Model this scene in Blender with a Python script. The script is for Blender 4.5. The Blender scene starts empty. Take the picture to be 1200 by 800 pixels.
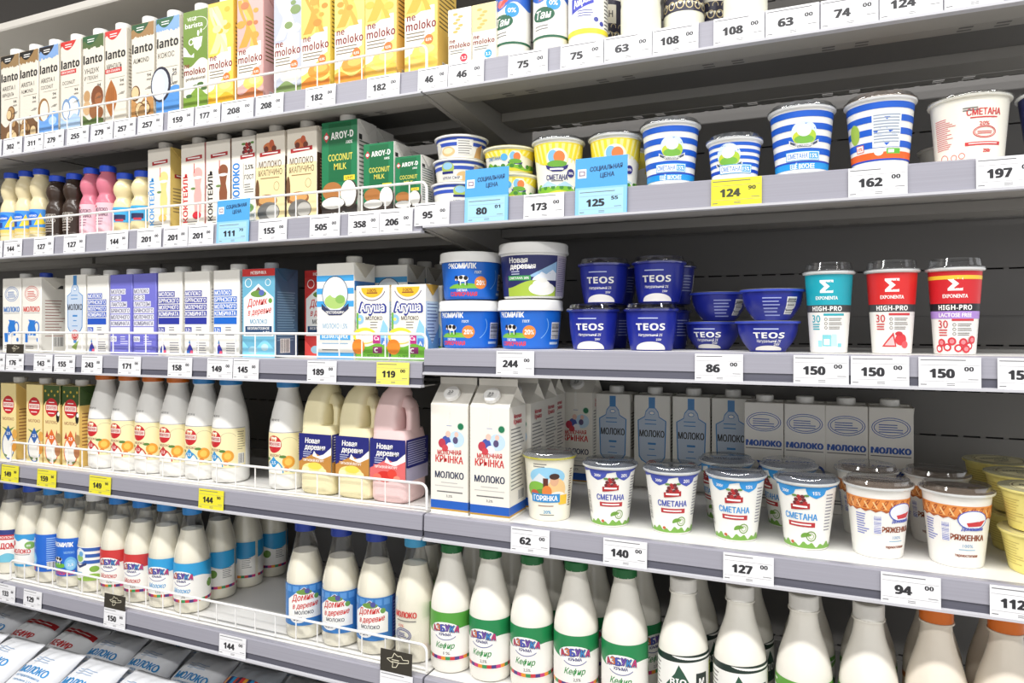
import bpy, bmesh, math, random
from mathutils import Vector, Matrix

S = bpy.context.scene
COL = S.collection
rnd = random.Random(7)

# ------------------------------------------------------------------ camera
FPX = 835.0                       # focal length in pixels of the 1200 px wide frame
TH = math.atan(FPX / 1910.0)      # the camera is turned this far to the left of the shelf normal
D = 1.051                         # distance from the lens to the front of the shelves
H = 1.45                          # lens height above the shop floor
cam_d = bpy.data.cameras.new('camera')
cam_d.sensor_width = 36.0
cam_d.lens = FPX / 1200.0 * 36.0
cam_d.shift_y = -16.0 / 1200.0
cam_d.clip_start = 0.02
cam = bpy.data.objects.new('camera', cam_d)
cam.location = (0, -D, H)
cam.rotation_euler = (math.pi / 2, 0, TH)
COL.objects.link(cam)
S.camera = cam

# ------------------------------------------------------------------ world, lamps, exposure
world = bpy.data.worlds.new('shop_air')
world.use_nodes = True
bg = world.node_tree.nodes['Background']
bg.inputs[0].default_value = (0.985, 0.99, 1.0, 1)
bg.inputs[1].default_value = 0.72
S.world = world


def area_lamp(x, y, z, sx, sy, power):
    d = bpy.data.lights.new('ceiling_strip_light', 'AREA')
    d.shape = 'RECTANGLE'
    d.size = sx
    d.size_y = sy
    d.energy = power
    d.color = (1.0, 0.985, 0.965)
    o = bpy.data.objects.new('ceiling_strip_light', d)
    o.location = (x, y, z)
    COL.objects.link(o)
    return o


area_lamp(-0.35, -1.10, 3.22, 6.0, 0.16, 104)
area_lamp(-0.35, -2.60, 3.22, 6.0, 0.16, 70)
S.view_settings.view_transform = 'Standard'
S.view_settings.look = 'None'
S.view_settings.gamma = 1.0
S.view_settings.use_curve_mapping = False
S.view_settings.exposure = 0.28


# ------------------------------------------------------------------ pixel -> place on the shelf
def X_at(px, Y):
    return (Y + D) * math.tan(math.atan((px - 600) / FPX) - TH)


def lathe_x(Yc, r, xl=None, xr=None):
    """centre X of a round thing whose silhouette starts at xl and / or ends at xr"""
    a = math.atan((xl - 600) / FPX) - TH if xl is not None else None
    b = math.atan((xr - 600) / FPX) - TH if xr is not None else None
    if a is not None and b is not None:
        return (Yc + D) * math.tan((a + b) / 2)
    phi = a if a is not None else b
    for _ in range(8):
        dist = (Yc + D) / math.cos(phi)
        phi = a + math.asin(r / dist) if a is not None else b - math.asin(r / dist)
    return (Yc + D) * math.tan(phi)


# rail bottoms (height relative to the lens)
ZB = {'1': 0.3995, '2L': 0.162, '2R': 0.170, '3L': -0.102, '3R': -0.0794, '4': -0.3615, '5': -0.641}
DECK = {k: H + v + 0.0435 for k, v in ZB.items()}
DECK['6'] = H - 0.845
BAY0, BAY1, BAY2, BAY3 = -2.92, -1.77, -0.626, 0.52


# ------------------------------------------------------------------ materials
def lin(c):
    def f(v):
        v /= 255.0
        return v / 12.92 if v <= 0.04045 else ((v + 0.055) / 1.055) ** 2.4
    return (f(c[0]), f(c[1]), f(c[2]), 1.0)


MATS = {}


def M(c, rough=0.4, metal=0.0, spec=0.5, name='plastic', var=0.05, scale=60.0, stretch=None):
    key = (tuple(c), rough, metal, spec, name, var)
    if key in MATS:
        return MATS[key]
    m = bpy.data.materials.new(name)
    m.use_nodes = True
    nt = m.node_tree
    p = nt.nodes['Principled BSDF']
    p.inputs['Roughness'].default_value = rough
    p.inputs['Metallic'].default_value = metal
    p.inputs['Specular IOR Level'].default_value = spec
    tc = nt.nodes.new('ShaderNodeTexCoord')
    no = nt.nodes.new('ShaderNodeTexNoise')
    no.inputs['Scale'].default_value = scale
    no.inputs['Detail'].default_value = 2.0
    if stretch:
        mp = nt.nodes.new('ShaderNodeMapping')
        mp.inputs['Scale'].default_value = stretch
        nt.links.new(tc.outputs['Object'], mp.inputs['Vector'])
        nt.links.new(mp.outputs['Vector'], no.inputs['Vector'])
    else:
        nt.links.new(tc.outputs['Object'], no.inputs['Vector'])
    mx = nt.nodes.new('ShaderNodeMix')
    mx.data_type = 'RGBA'
    a = lin(c)
    mx.inputs[6].default_value = tuple(v * (1 - var) for v in a[:3]) + (1,)
    mx.inputs[7].default_value = tuple(min(1, v * (1 + var)) for v in a[:3]) + (1,)
    nt.links.new(no.outputs['Fac'], mx.inputs[0])
    nt.links.new(mx.outputs[2], p.inputs['Base Color'])
    MATS[key] = m
    return m


def clear_mat(name='clear_plastic', tint=(0.985, 0.985, 0.985), refl=0.12):
    if name in MATS:
        return MATS[name]
    m = bpy.data.materials.new(name)
    m.use_nodes = True
    nt = m.node_tree
    nt.nodes.remove(nt.nodes['Principled BSDF'])
    out = nt.nodes['Material Output']
    tr = nt.nodes.new('ShaderNodeBsdfTransparent')
    tr.inputs[0].default_value = tint + (1,)
    gl = nt.nodes.new('ShaderNodeBsdfGlossy')
    gl.inputs['Roughness'].default_value = 0.06
    lw = nt.nodes.new('ShaderNodeLayerWeight')
    lw.inputs[0].default_value = 0.25
    ad = nt.nodes.new('ShaderNodeMath')
    ad.operation = 'ADD'
    ad.use_clamp = True
    ad.inputs[1].default_value = refl * 0.4
    mu = nt.nodes.new('ShaderNodeMath')
    mu.operation = 'MULTIPLY'
    mu.inputs[1].default_value = 0.6
    nt.links.new(lw.outputs['Facing'], mu.inputs[0])
    nt.links.new(mu.outputs[0], ad.inputs[0])
    mx = nt.nodes.new('ShaderNodeMixShader')
    nt.links.new(ad.outputs[0], mx.inputs[0])
    nt.links.new(tr.outputs[0], mx.inputs[1])
    nt.links.new(gl.outputs[0], mx.inputs[2])
    nt.links.new(mx.outputs[0], out.inputs[0])
    MATS[name] = m
    return m


def print_mat(rough=0.35):
    key = ('print', rough)
    if key in MATS:
        return MATS[key]
    m = bpy.data.materials.new('printed_ink')
    m.use_nodes = True
    nt = m.node_tree
    p = nt.nodes['Principled BSDF']
    p.inputs['Roughness'].default_value = rough
    at = nt.nodes.new('ShaderNodeAttribute')
    at.attribute_name = 'ink'
    nt.links.new(at.outputs['Color'], p.inputs['Base Color'])
    MATS[key] = m
    return m


# ------------------------------------------------------------------ objects
def link(name, me, parent=None, mat=None):
    o = bpy.data.objects.new(name, me)
    COL.objects.link(o)
    if parent:
        o.parent = parent
    if mat and not me.materials:
        me.materials.append(mat)
    return o


def thing(name, label=None, cat=None, loc=(0, 0, 0), rz=0.0, group=None):
    o = bpy.data.objects.new(name, None)
    o.empty_display_size = 0.02
    COL.objects.link(o)
    o.location = loc
    o.rotation_euler = (0, 0, rz)
    tag(o, label, cat, group)
    return o


def tag(o, label=None, cat=None, group=None, kind=None):
    if label: o['label'] = label
    if cat: o['category'] = cat
    if group: o['group'] = group
    if kind: o['kind'] = kind
    return o


def copy_tree(o, parent=None):
    c = o.copy()
    COL.objects.link(c)
    if parent:
        c.parent = parent
    for ch in list(o.children):
        copy_tree(ch, c)
    return c


def finish(bm, smooth=True, angle=0.7):
    me = bpy.data.meshes.new('mesh')
    bmesh.ops.recalc_face_normals(bm, faces=bm.faces)
    if smooth:
        for f in bm.faces:
            f.smooth = True
    bm.to_mesh(me)
    bm.free()
    if smooth:
        me.set_sharp_from_angle(angle=angle)
    return me


def add_box(bm, x0, x1, y0, y1, z0, z1, bev=0.0):
    vs = [bm.verts.new((x, y, z)) for x in (x0, x1) for y in (y0, y1) for z in (z0, z1)]
    q = [(0, 1, 3, 2), (4, 6, 7, 5), (0, 4, 5, 1), (2, 3, 7, 6), (0, 2, 6, 4), (1, 5, 7, 3)]
    fs = [bm.faces.new([vs[i] for i in f]) for f in q]
    if bev:
        es = list({e for f in fs for e in f.edges})
        bmesh.ops.bevel(bm, geom=es, offset=bev, segments=1, affect='EDGES', profile=0.5)


def box_mesh(x0, x1, y0, y1, z0, z1, bev=0.0):
    bm = bmesh.new()
    add_box(bm, x0, x1, y0, y1, z0, z1, bev)
    return finish(bm, bev > 0)


def add_lathe(bm, prof, seg=28, cx=0.0, cy=0.0):
    rings = []
    for r, z in prof:
        if r < 1e-6:
            rings.append([bm.verts.new((cx, cy, z))])
        else:
            rings.append([bm.verts.new((cx + r * math.sin(2 * math.pi * i / seg), cy - r * math.cos(2 * math.pi * i / seg), z)) for i in range(seg)])
    for a, b in zip(rings, rings[1:]):
        for i in range(seg):
            j = (i + 1) % seg
            if len(a) == 1 and len(b) == 1:
                continue
            if len(a) == 1:
                bm.faces.new((a[0], b[i], b[j]))
            elif len(b) == 1:
                bm.faces.new((a[i], b[0], a[j]))
            else:
                bm.faces.new((a[i], b[i], b[j], a[j]))


def lathe_mesh(prof, seg=28, mm=True, cx=0, cy=0):
    bm = bmesh.new()
    if mm:
        prof = [(r / 1000, z / 1000) for r, z in prof]
    add_lathe(bm, prof, seg, cx, cy)
    return finish(bm, True, 0.6)


def add_tube(bm, pts, r, seg=6):
    pts = [Vector(p) for p in pts]
    rings = []
    for i, p in enumerate(pts):
        d = (pts[min(i + 1, len(pts) - 1)] - pts[max(i - 1, 0)]).normalized()
        up = Vector((0, 1, 0)) if abs(d.y) < 0.9 else Vector((1, 0, 0))
        u = d.cross(up).normalized()
        v = d.cross(u).normalized()
        rings.append([bm.verts.new(p + r * (math.cos(2 * math.pi * k / seg) * u + math.sin(2 * math.pi * k / seg) * v)) for k in range(seg)])
    for a, b in zip(rings, rings[1:]):
        for k in range(seg):
            bm.faces.new((a[k], a[(k + 1) % seg], b[(k + 1) % seg], b[k]))
    bm.faces.new(rings[0])
    bm.faces.new(rings[-1])


def add_prism_x(bm, prof, x0, x1):
    """closed profile (y, z) extruded along X"""
    a = [bm.verts.new((x0, y, z)) for y, z in prof]
    b = [bm.verts.new((x1, y, z)) for y, z in prof]
    n = len(prof)
    for i in range(n):
        bm.faces.new((a[i], a[(i + 1) % n], b[(i + 1) % n], b[i]))
    bm.faces.new(a)
    bm.faces.new(b)


def prism_x(prof, x0, x1):
    bm = bmesh.new()
    add_prism_x(bm, prof, x0, x1)
    return finish(bm, False)


# ------------------------------------------------------------------ flat print (lettering and artwork), in millimetres
TXT, GLYPH = {}, {}


def outline(s, off, res):
    c = bpy.data.curves.new('lettering', 'FONT')
    c.body = s
    c.size = 1.0
    c.resolution_u = res
    c.offset = off
    o = bpy.data.objects.new('lettering', c)
    COL.objects.link(o)
    me = bpy.data.meshes.new_from_object(o.evaluated_get(bpy.context.evaluated_depsgraph_get()))
    vs = [(v.co.x, v.co.y) for v in me.vertices]
    fs = [tuple(q.vertices) for q in me.polygons]
    area = sum(q.area for q in me.polygons)
    bpy.data.objects.remove(o)
    bpy.data.curves.remove(c)
    bpy.data.meshes.remove(me)
    return vs, fs, area


def glyph(ch, res):
    """outline and advance of one letter; of a few slightly different outlines the one that is filled soundly"""
    key = (ch, res)
    if key not in GLYPH:
        bar = max(v[0] for v in outline('I', 0, 2)[0])
        adv = max(v[0] for v in outline(ch + 'I', 0, 2)[0]) - bar
        if ch == heavy('4'):                    # this figure does not fill soundly: drawn by hand
            v4 = [(.015, .275), (.165, .275), (.32, .525), (.32, .718), (.305, .718), (.015, .155), (.32, .155), (.32, .275), (.32, 0), (.465, 0), (.465, .718), (.465, .155), (.56, .155), (.56, .275), (.465, .275)]
            GLYPH[key] = (v4, [(0, 1, 2, 3, 4), (5, 6, 7, 0), (8, 9, 10, 3), (11, 12, 13, 14)], adv)
        elif ch == ' ':
            GLYPH[key] = ([], [], adv)
        else:
            t = [outline(ch, f, res) for f in (0.0, 0.003, 0.006, 0.009, 0.013)]
            med = sorted(q[2] for q in t)[2]
            best = min(t, key=lambda q: abs(q[2] - med))
            GLYPH[key] = (best[0], best[1], adv)
    return GLYPH[key]


def heavy(ch):
    o = ord(ch)
    if 48 <= o <= 57: return chr(0x1D7EC + o - 48)
    if 65 <= o <= 90: return chr(0x1D5D4 + o - 65)
    if 97 <= o <= 122: return chr(0x1D5EE + o - 97)
    return ch


def text_shape(s, bold, res):
    key = (s, bold, res)
    if key not in TXT:
        vs, fs, x = [], [], 0.0
        for ch in s:
            gv, gf, adv = glyph(heavy(ch) if bold else ch, res)
            k = len(vs)
            vs += [(x + u, v) for u, v in gv]
            fs += [tuple(i + k for i in f) for f in gf]
            x += adv
        if vs:
            x0 = min(v[0] for v in vs)
            vs = [((u - x0) / 0.727, v / 0.727) for u, v in vs]
        TXT[key] = (vs, fs)
    return TXT[key]


# the letters are outlined once, while the scene is still small
for _c in '0123456789%,.:&-ABCDEFGHIJKLMNOPQRSTUVWXYZabcdefghijklmnopqrstuvwxyz':
    glyph(_c, 2)
    if heavy(_c) != _c:
        glyph(heavy(_c), 2)
for _c in 'АБВГДЕЁЖЗИЙКЛМНОПРСТУФХЦЧШЩЪЫЬЭЮЯабвгдежзийклмнопрстуфхцчшщъыьэюя ':
    glyph(_c, 2)

K, W_ = (25, 25, 28), (252, 251, 247)


class Art:
    def __init__(self):
        self.shapes = []

    def add(self, vs, fs, c, at=None):
        if not vs:
            return self
        xs = [v[0] for v in vs]
        ys = [v[1] for v in vs]
        bb = (min(xs), min(ys), max(xs), max(ys))
        lay = 0
        for s in self.shapes:
            o = s[3]
            if o[0] < bb[2] and o[2] > bb[0] and o[1] < bb[3] and o[3] > bb[1]:
                lay = max(lay, math.floor(s[4]) + 1)
        self.shapes.append((vs, fs, c, bb, lay if at is None else at))
        return self

    def rect(self, x0, y0, x1, y1, c):
        return self.add([(x0, y0), (x1, y0), (x1, y1), (x0, y1)], [(0, 1, 2, 3)], c)

    def poly(self, pts, c):
        return self.add(list(pts), [tuple(range(len(pts)))], c)

    def ell(self, cx, cy, rx, ry, c, n=22, a0=0.0, a1=360.0):
        pts = [(cx + rx * math.cos(math.radians(a0 + (a1 - a0) * i / n)), cy + ry * math.sin(math.radians(a0 + (a1 - a0) * i / n))) for i in range(n + (0 if a1 - a0 == 360 else 1))]
        return self.poly(pts, c)

    def ring(self, cx, cy, rx, ry, t, c, n=22, a0=0.0, a1=360.0):
        vs = []
        for i in range(n + 1):
            a = math.radians(a0 + (a1 - a0) * i / n)
            vs += [(cx + rx * math.cos(a), cy + ry * math.sin(a)), (cx + (rx - t) * math.cos(a), cy + (ry - t) * math.sin(a))]
        return self.add(vs, [(2 * i, 2 * i + 2, 2 * i + 3, 2 * i + 1) for i in range(n)], c)

    def txt(self, s, cx, cy, h, c, w=None, b=0.02, sh=0.0, rot=0.0, al='c', res=2):
        real = b >= 0.03                            # a true bold cut for latin letters and figures
        vs, fs = text_shape(s, real, res)
        if not vs:
            return self
        W = max(v[0] for v in vs)
        latin = all(ord(q) < 128 for q in s)
        e = max(0.0, b - (0.045 if real and latin else 0.0)) * h * 1.05                  # heavier lettering: the strokes are laid side by side
        kx = ((w - 2 * e) / W) if w else h
        wd = W * kx
        ox = {'c': -wd / 2, 'l': 0.0, 'r': -wd}[al]
        ca, sa = math.cos(math.radians(rot)), math.sin(math.radians(rot))
        out = []
        for dx, dy in (((0, 0),) if e < h * 0.008 else ((-e, -e * .3), (e, e * .3)) if e < h * 0.03 else ((-e, -e * .35), (0, e * .35), (e, -e * .35))):
            for x, y in vs:
                X = ox + x * kx + sh * (y - 0.5) * h + dx
                Y = (y - 0.5) * h + dy
                out.append((cx + X * ca - Y * sa, cy + X * sa + Y * ca))
        n = len(vs)
        base = None
        for i, q in enumerate(range(0, len(out), n)):
            self.add(out[q:q + n], fs, c, None if base is None else base + 0.3 * i)
            base = self.shapes[-1][4] if base is None else base
        return self

    def lines(self, x0, x1, y, n, dy, h, c, seed=1, rag=0.4, rot=0):
        r = random.Random(seed)
        vs, fs = [], []
        for i in range(n):
            xe = x1 - (x1 - x0) * rag * r.random()
            yy = y - i * dy
            k = len(vs)
            vs += [(x0, yy), (xe, yy), (xe, yy + h), (x0, yy + h)]
            fs.append((k, k + 1, k + 2, k + 3))
        return self.add(vs, fs, c)

    def bars(self, x0, y0, x1, y1, c=K, horiz=False, seed=2, bgc=W_):
        self.rect(x0 - 1, y0 - 1, x1 + 1, y1 + 1, bgc)
        r = random.Random(seed)
        vs, fs = [], []
        p, e = (y0, y1) if horiz else (x0, x1)
        while p < e:
            w = r.choice((0.5, 0.8, 1.2))
            k = len(vs)
            q = min(e, p + w)
            vs += [(x0, p), (x1, p), (x1, q), (x0, q)] if horiz else [(p, y0), (q, y0), (q, y1), (p, y1)]
            fs.append((k, k + 1, k + 2, k + 3))
            p = q + r.choice((0.5, 0.7, 1.1))
        return self.add(vs, fs, c)

    def band(self, x0, x1, yb, yt, c, n=16):
        fb = yb if callable(yb) else (lambda x: yb)
        ft = yt if callable(yt) else (lambda x: yt)
        vs = []
        for i in range(n + 1):
            x = x0 + (x1 - x0) * i / n
            vs += [(x, fb(x)), (x, max(ft(x), fb(x)))]
        return self.add(vs, [(2 * i, 2 * i + 2, 2 * i + 3, 2 * i + 1) for i in range(n)], c)

    def build(self, name, mapf, parent, curved=False, step=5.0, rough=0.35):
        bm = bmesh.new()
        ink = bm.verts.layers.float_color.new('ink')
        lay = bm.verts.layers.float.new('lay')
        for vs, fs, c, bb, L in self.shapes:
            cc = lin(c)
            bv = []
            for x, y in vs:
                v = bm.verts.new((x, y, 0))
                v[ink] = cc
                v[lay] = L
                bv.append(v)
            for f in fs:
                try:
                    bm.faces.new([bv[i] for i in f])
                except ValueError:
                    pass
        if curved:
            bmesh.ops.triangulate(bm, faces=[f for f in bm.faces if len(f.verts) > 4])
            for _ in range(6):
                es = [e for e in bm.edges if abs(e.verts[0].co.x - e.verts[1].co.x) > step or abs(e.verts[0].co.y - e.verts[1].co.y) > 3.5 * step]
                if not es:
                    break
                bmesh.ops.subdivide_edges(bm, edges=es, cuts=1)
                bmesh.ops.triangulate(bm, faces=[f for f in bm.faces if len(f.verts) > 4])
        for f in bm.faces:
            f.normal_update()
            if f.normal.z < 0:
                f.normal_flip()
        dl = 0.00008 if curved else 0.00005
        for v in bm.verts:
            off = (0.00035 if curved else 0.0002) + dl * v[lay]
            v.co = mapf(v.co.x, v.co.y, off)
        me = bpy.data.meshes.new('print')
        if curved:
            for f in bm.faces:
                f.smooth = True
        bm.to_mesh(me)
        bm.free()
        return link(name, me, parent, print_mat(rough))


def front_map(d):
    return lambda s, t, o: (s / 1000, -d / 2000 - o, t / 1000)


def right_map(w):
    return lambda s, t, o: (w / 2000 + o, s / 1000, t / 1000)


def left_map(w):
    return lambda s, t, o: (-w / 2000 - o, -s / 1000, t / 1000)


def round_map(prof, turn=0.0, rref=None):
    """print wrapped around a lathe profile given in mm"""
    out = [p for p in prof if p[0] > 0]
    pts = []
    for r, z in out:                      # the outer wall, rising
        if not pts or z > pts[-1][1] + 1e-6:
            pts.append((r, z))
    R = rref or max(r for r, z in pts)

    def rr(t):
        if t <= pts[0][1]:
            return pts[0][0]
        for (r0, z0), (r1, z1) in zip(pts, pts[1:]):
            if t <= z1:
                return r0 + (r1 - r0) * (t - z0) / (z1 - z0)
        return pts[-1][0]

    def f(s, t, o):
        a = s / R + turn
        r = rr(t) / 1000 + o
        return (r * math.sin(a), -r * math.cos(a), t / 1000)
    return f

# ------------------------------------------------------------------ the shop around the shelves
def struct(name, me, mat):
    o = link(name, me, None, mat)
    o['kind'] = 'structure'
    return o


PAINT = M((158, 155, 150), 0.45, name='grey_powder_paint', var=0.03, scale=8)
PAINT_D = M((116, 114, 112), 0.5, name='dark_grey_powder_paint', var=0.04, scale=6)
DECKM = M((232, 231, 228), 0.4, name='white_shelf_paint', var=0.02, scale=9)
RAIL_L = M((158, 157, 168), 0.28, name='pale_rail_plastic', var=0.10, scale=5, stretch=(0.6, 90, 90))
RAIL_D = M((88, 88, 100), 0.25, name='rail_dark_reflection', var=0.12, scale=5, stretch=(0.6, 120, 120))  # dark reflection in the clear rail plastic, put into the colour
RAIL_W = M((200, 200, 206), 0.3, name='white_rail_lip', var=0.02)
WIRE = M((244, 243, 240), 0.35, name='white_coated_wire', var=0.02)
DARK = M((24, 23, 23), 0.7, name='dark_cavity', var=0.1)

struct('floor', box_mesh(-5, 3, -5, 1.2, -0.05, 0.0), M((176, 172, 166), 0.35, name='pale_floor_tile', var=0.06, scale=2))
struct('ceiling', box_mesh(-7, 4, -5, 6, 3.3, 3.36), M((70, 64, 57), 0.8, name='dark_painted_ceiling', var=0.05, scale=2))
struct('wall_far', box_mesh(-7, 4, 5.9, 6.0, 0.0, 3.3), M((84, 78, 70), 0.8, name='dim_shop_wall', var=0.05, scale=2))

struct('wall_left_light_block', box_mesh(-3.16, -3.10, -5, 0.44, 0.0, 3.3), M((120, 116, 110), 0.7, name='side_light_block', var=0.04, scale=2))  # unseen, added to block ambient light from the left
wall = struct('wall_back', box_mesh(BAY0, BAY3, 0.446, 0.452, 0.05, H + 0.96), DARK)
ZL = [(-1.15, 0), (-0.95, 0), (-0.75, 0), (-0.6, 1), (-0.44, 1), (-0.30, 1), (-0.193, 1), (-0.113, 1), (-0.031, 1), (0.02, 0), (0.104, 1), (0.19, 0), (0.275, 1), (0.355, 1), (0.44, 1), (0.53, 0), (0.64, 1), (0.75, 0), (0.86, 1), (0.955, 0)]
for b0, b1 in ((BAY0, BAY1), (BAY1, BAY2), (BAY2, BAY3)):
    for (za, _), (zb, dash) in zip(ZL, ZL[1:]):
        bm = bmesh.new()
        add_box(bm, b0 + 0.017, b1 - 0.017, 0.432, 0.440, H + za + 0.0015, H + zb - 0.0015)
        if dash:
            x = b0 + 0.03
            while x < b1 - 0.03:
                add_box(bm, x, x + 0.008, 0.433, 0.439, H + zb - 0.0015, H + zb + 0.0015)
                x += 0.034
        else:
            add_box(bm, b0 + 0.02, b1 - 0.02, 0.4335, 0.4385, H + zb - 0.0015, H + zb + 0.0012)
        link('wall_panel', finish(bm, False), wall, PAINT_D)
for b in (BAY1, BAY2):
    bm = bmesh.new()
    add_box(bm, b - 0.016, b + 0.016, 0.427, 0.445, 0.05, H + 0.9)
    link('upright_post', finish(bm, False), wall, PAINT_D)
struct('trim_1', prism_x([(0.130, H + 0.780), (0.430, H + 0.780), (0.430, H + 0.800), (0.128, H + 0.800), (0.128, H + 0.784)], BAY0, BAY3), M((206, 202, 194), 0.5, name='pale_canopy_board', var=0.03, scale=4))


def make_shelf(key, x0, x1, label, dark_strip=True, bracket=False):
    zb = H + ZB[key]
    L = x1 - x0
    t = thing('store_shelf', label, 'shelf', (x0, 0, zb), 0, 'store shelves')
    g = 0.002
    a, b = g, L - g
    link('shelf_deck', prism_x([(0.016, 0.0415), (0.40, 0.0415), (0.40, 0.0435), (0.016, 0.0435)], a, b), t, DECKM)
    r = link('price_rail', prism_x([(0.0015, 0.016), (0.0030, 0.0415), (0.0060, 0.0435), (0.0165, 0.0435), (0.0165, 0.040), (0.0085, 0.016)] if dark_strip else
                                   [(0.0012, 0.0045), (0.0030, 0.0415), (0.0060, 0.0435), (0.0165, 0.0435), (0.0165, 0.040), (0.006, 0.0045)], a, b), t, RAIL_L)
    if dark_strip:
        link('rail_reflection_band', prism_x([(0.0022, 0.0046), (0.0030, 0.016), (0.0085, 0.016), (0.007, 0.0046)], a, b), t, RAIL_D)  # painted reflection along the lower part of the rail
    link('rail_lip', prism_x([(-0.003, 0.0), (-0.003, 0.0035), (0.002, 0.0045), (0.010, 0.0045), (0.010, 0.0)], a, b), t, RAIL_W)
    xs = 0.042 if bracket else 0.006
    link('front_channel', prism_x([(0.0105, 0.0005), (0.054, 0.0005), (0.054, 0.0025), (0.0125, 0.0025), (0.0125, 0.0405), (0.0105, 0.0405)], xs, b - 0.004), t, PAINT)
    # the sloping web behind the channel, with pairs of punched slots
    bm = bmesh.new()

    def web(p0, p1, first, period, pair, slot):
        (y0, z0), (y1, z1) = p0, p1
        marks = []
        x = first
        while x < b - 0.1:
            marks += [(x, x + slot), (x + pair, x + pair + slot)]
            x += period
        cuts = [xs] + [v for m_ in marks for v in m_] + [b - 0.004]
        rows = [0, .18, .40, .60, .82, 1]
        V = [[bm.verts.new((cx, y0 + (y1 - y0) * k, z0 + (z1 - z0) * k)) for cx in cuts] for k in rows]
        for j in range(5):
            for i in range(len(cuts) - 1):
                if i % 2 == 1 and j in (1, 3):
                    continue
                bm.faces.new((V[j][i], V[j][i + 1], V[j + 1][i + 1], V[j + 1][i]))
    web((0.0545, 0.0005), (0.090, 0.0045), 0.12, 0.168, 0.043, 0.017)
    web((0.300, 0.008), (0.336, 0.0115), 0.12, 0.168, 0.043, 0.017)
    link('slotted_web', finish(bm, False), t, PAINT)
    link('deck_underside', prism_x([(0.091, 0.024), (0.232, 0.024), (0.232, 0.0255), (0.091, 0.0255)], xs, b - 0.004), t, PAINT_D)  # darker paint puts the underside's lack of light into the colour
    link('web_slot_shade', prism_x([(0.0555, 0.012), (0.0895, 0.014), (0.0895, 0.0235), (0.0555, 0.0235)], xs, b - 0.004), t, DARK)  # dark filler standing in for the shade inside the front slots
    link('rear_slot_shade', prism_x([(0.3005, 0.020), (0.336, 0.022), (0.336, 0.040), (0.3005, 0.040)], xs, b - 0.004), t, DARK)  # same painted shade behind the rear slots
    link('rear_stiffener', prism_x([(0.234, 0.008), (0.299, 0.008), (0.299, 0.040), (0.234, 0.040)], xs, b - 0.004), t, PAINT)
    if bracket:
        bm = bmesh.new()
        for (xa, xb) in ((0.0025, 0.0405),):
            pr = [(0.012, 0.0), (0.012, 0.0405), (0.40, 0.0405), (0.40, -0.040), (0.385, -0.040)]
            add_prism_x(bm, pr, xa, xb)
        link('shelf_bracket', finish(bm, False), t, PAINT)
        link('bracket_flange', prism_x([(0.012, -0.0015), (0.012, 0.003), (0.385, -0.0375), (0.385, -0.042)], -0.0065, 0.002), t, PAINT)
    return t


lv = {'1': 'top', '2L': 'second', '2R': 'second', '3L': 'third', '3R': 'third', '4': 'fourth', '5': 'fifth'}
sh_desc = {'1': 'top shelf', '2L': 'second shelf down', '2R': 'second shelf down', '3L': 'middle shelf', '3R': 'middle shelf', '4': 'fourth shelf down', '5': 'fifth shelf down'}
for key in ('1', '2L', '3L', '4', '5'):
    make_shelf(key, BAY1, BAY2, 'grey metal %s of the left bay, behind a white wire fence' % sh_desc[key], key not in '12L')
    make_shelf(key, BAY0, BAY1, 'grey metal %s running out of frame at far left' % sh_desc[key], key not in '12L', True)
for key in ('1', '2R', '3R', '4', '5'):
    make_shelf(key, BAY2, BAY3, 'grey metal %s of the right bay, without a fence' % sh_desc[key], key not in '12R', True)
bs = thing('base_shelf', 'low white base shelf carrying the pile of milk pouches', 'shelf', (BAY0, 0, DECK['6']))
link('shelf_deck', prism_x([(-0.16, -0.03), (0.42, -0.03), (0.42, -0.002), (-0.16, -0.002)], 0, BAY3 - BAY0), bs, DECKM)
link('front_kick', prism_x([(-0.165, -DECK['6'] + 0.002), (-0.15, -DECK['6'] + 0.002), (-0.15, -0.032), (-0.165, -0.032)], 0, BAY3 - BAY0), bs, PAINT)


def make_fence(key, x0, x1, label):
    z = DECK[key] + 0.0015
    t = thing('wire_fence', label, 'wire fence', (x1, 0.021, z), 0, 'white wire fences along the shelf fronts')
    L = x1 - x0
    r, h = 0.0024, 0.046
    pts = [(0, 0, 0.001), (0, 0, h - 0.012)] + [(-0.012 + 0.012 * math.cos(a), 0, h - 0.012 + 0.012 * math.sin(a)) for a in (0.4, 0.8, 1.2)] + [(-0.012, 0, h), (-L + 0.012, 0, h)]
    pts += [(-L + 0.012 - 0.012 * math.sin(a), 0, h - 0.012 + 0.012 * math.cos(a)) for a in (0.4, 0.8, 1.2)] + [(-L, 0, h - 0.012), (-L, 0, 0.001)]
    bm = bmesh.new()
    add_tube(bm, pts, r, 8)
    link('top_wire', finish(bm), t, WIRE)
    bm = bmesh.new()
    add_tube(bm, [(0, 0.0035, 0.003), (-L, 0.0035, 0.003)], 0.0016)
    link('bottom_wire', finish(bm), t, WIRE)
    bm = bmesh.new()
    add_tube(bm, [(0, 0.0, 0.003), (0, 0.0, h - 0.001)], 0.0013, 5)
    up = finish(bm)
    n = int(L / 0.05)
    for i in range(1, n + 1):
        o = link('upright_wire', up, t, WIRE)
        o.location.x = -i * 0.05 + 0.015


for key, nm in (('1', 'top shelf'), ('2L', 'second shelf of drink bottles and cartons'), ('3L', 'middle shelf of white and violet cartons'), ('4', 'fourth shelf of white bottles and jugs'), ('5', 'fifth shelf of clear milk bottles')):
    make_fence(key, BAY1 + 0.004, BAY2 - 0.004, 'low white wire fence along the front of the ' + nm)


# ------------------------------------------------------------------ containers
def cap_mesh(r, h, z, seg=20, cy=0.0, cx=0.0):
    return lathe_mesh([(0, z), (r * 0.97, z), (r, z + 0.6), (r, z + h - 1.2), (r - 1.2, z + h), (0, z + h + 0.1)], seg, True, cx / 1000, cy / 1000)


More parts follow.
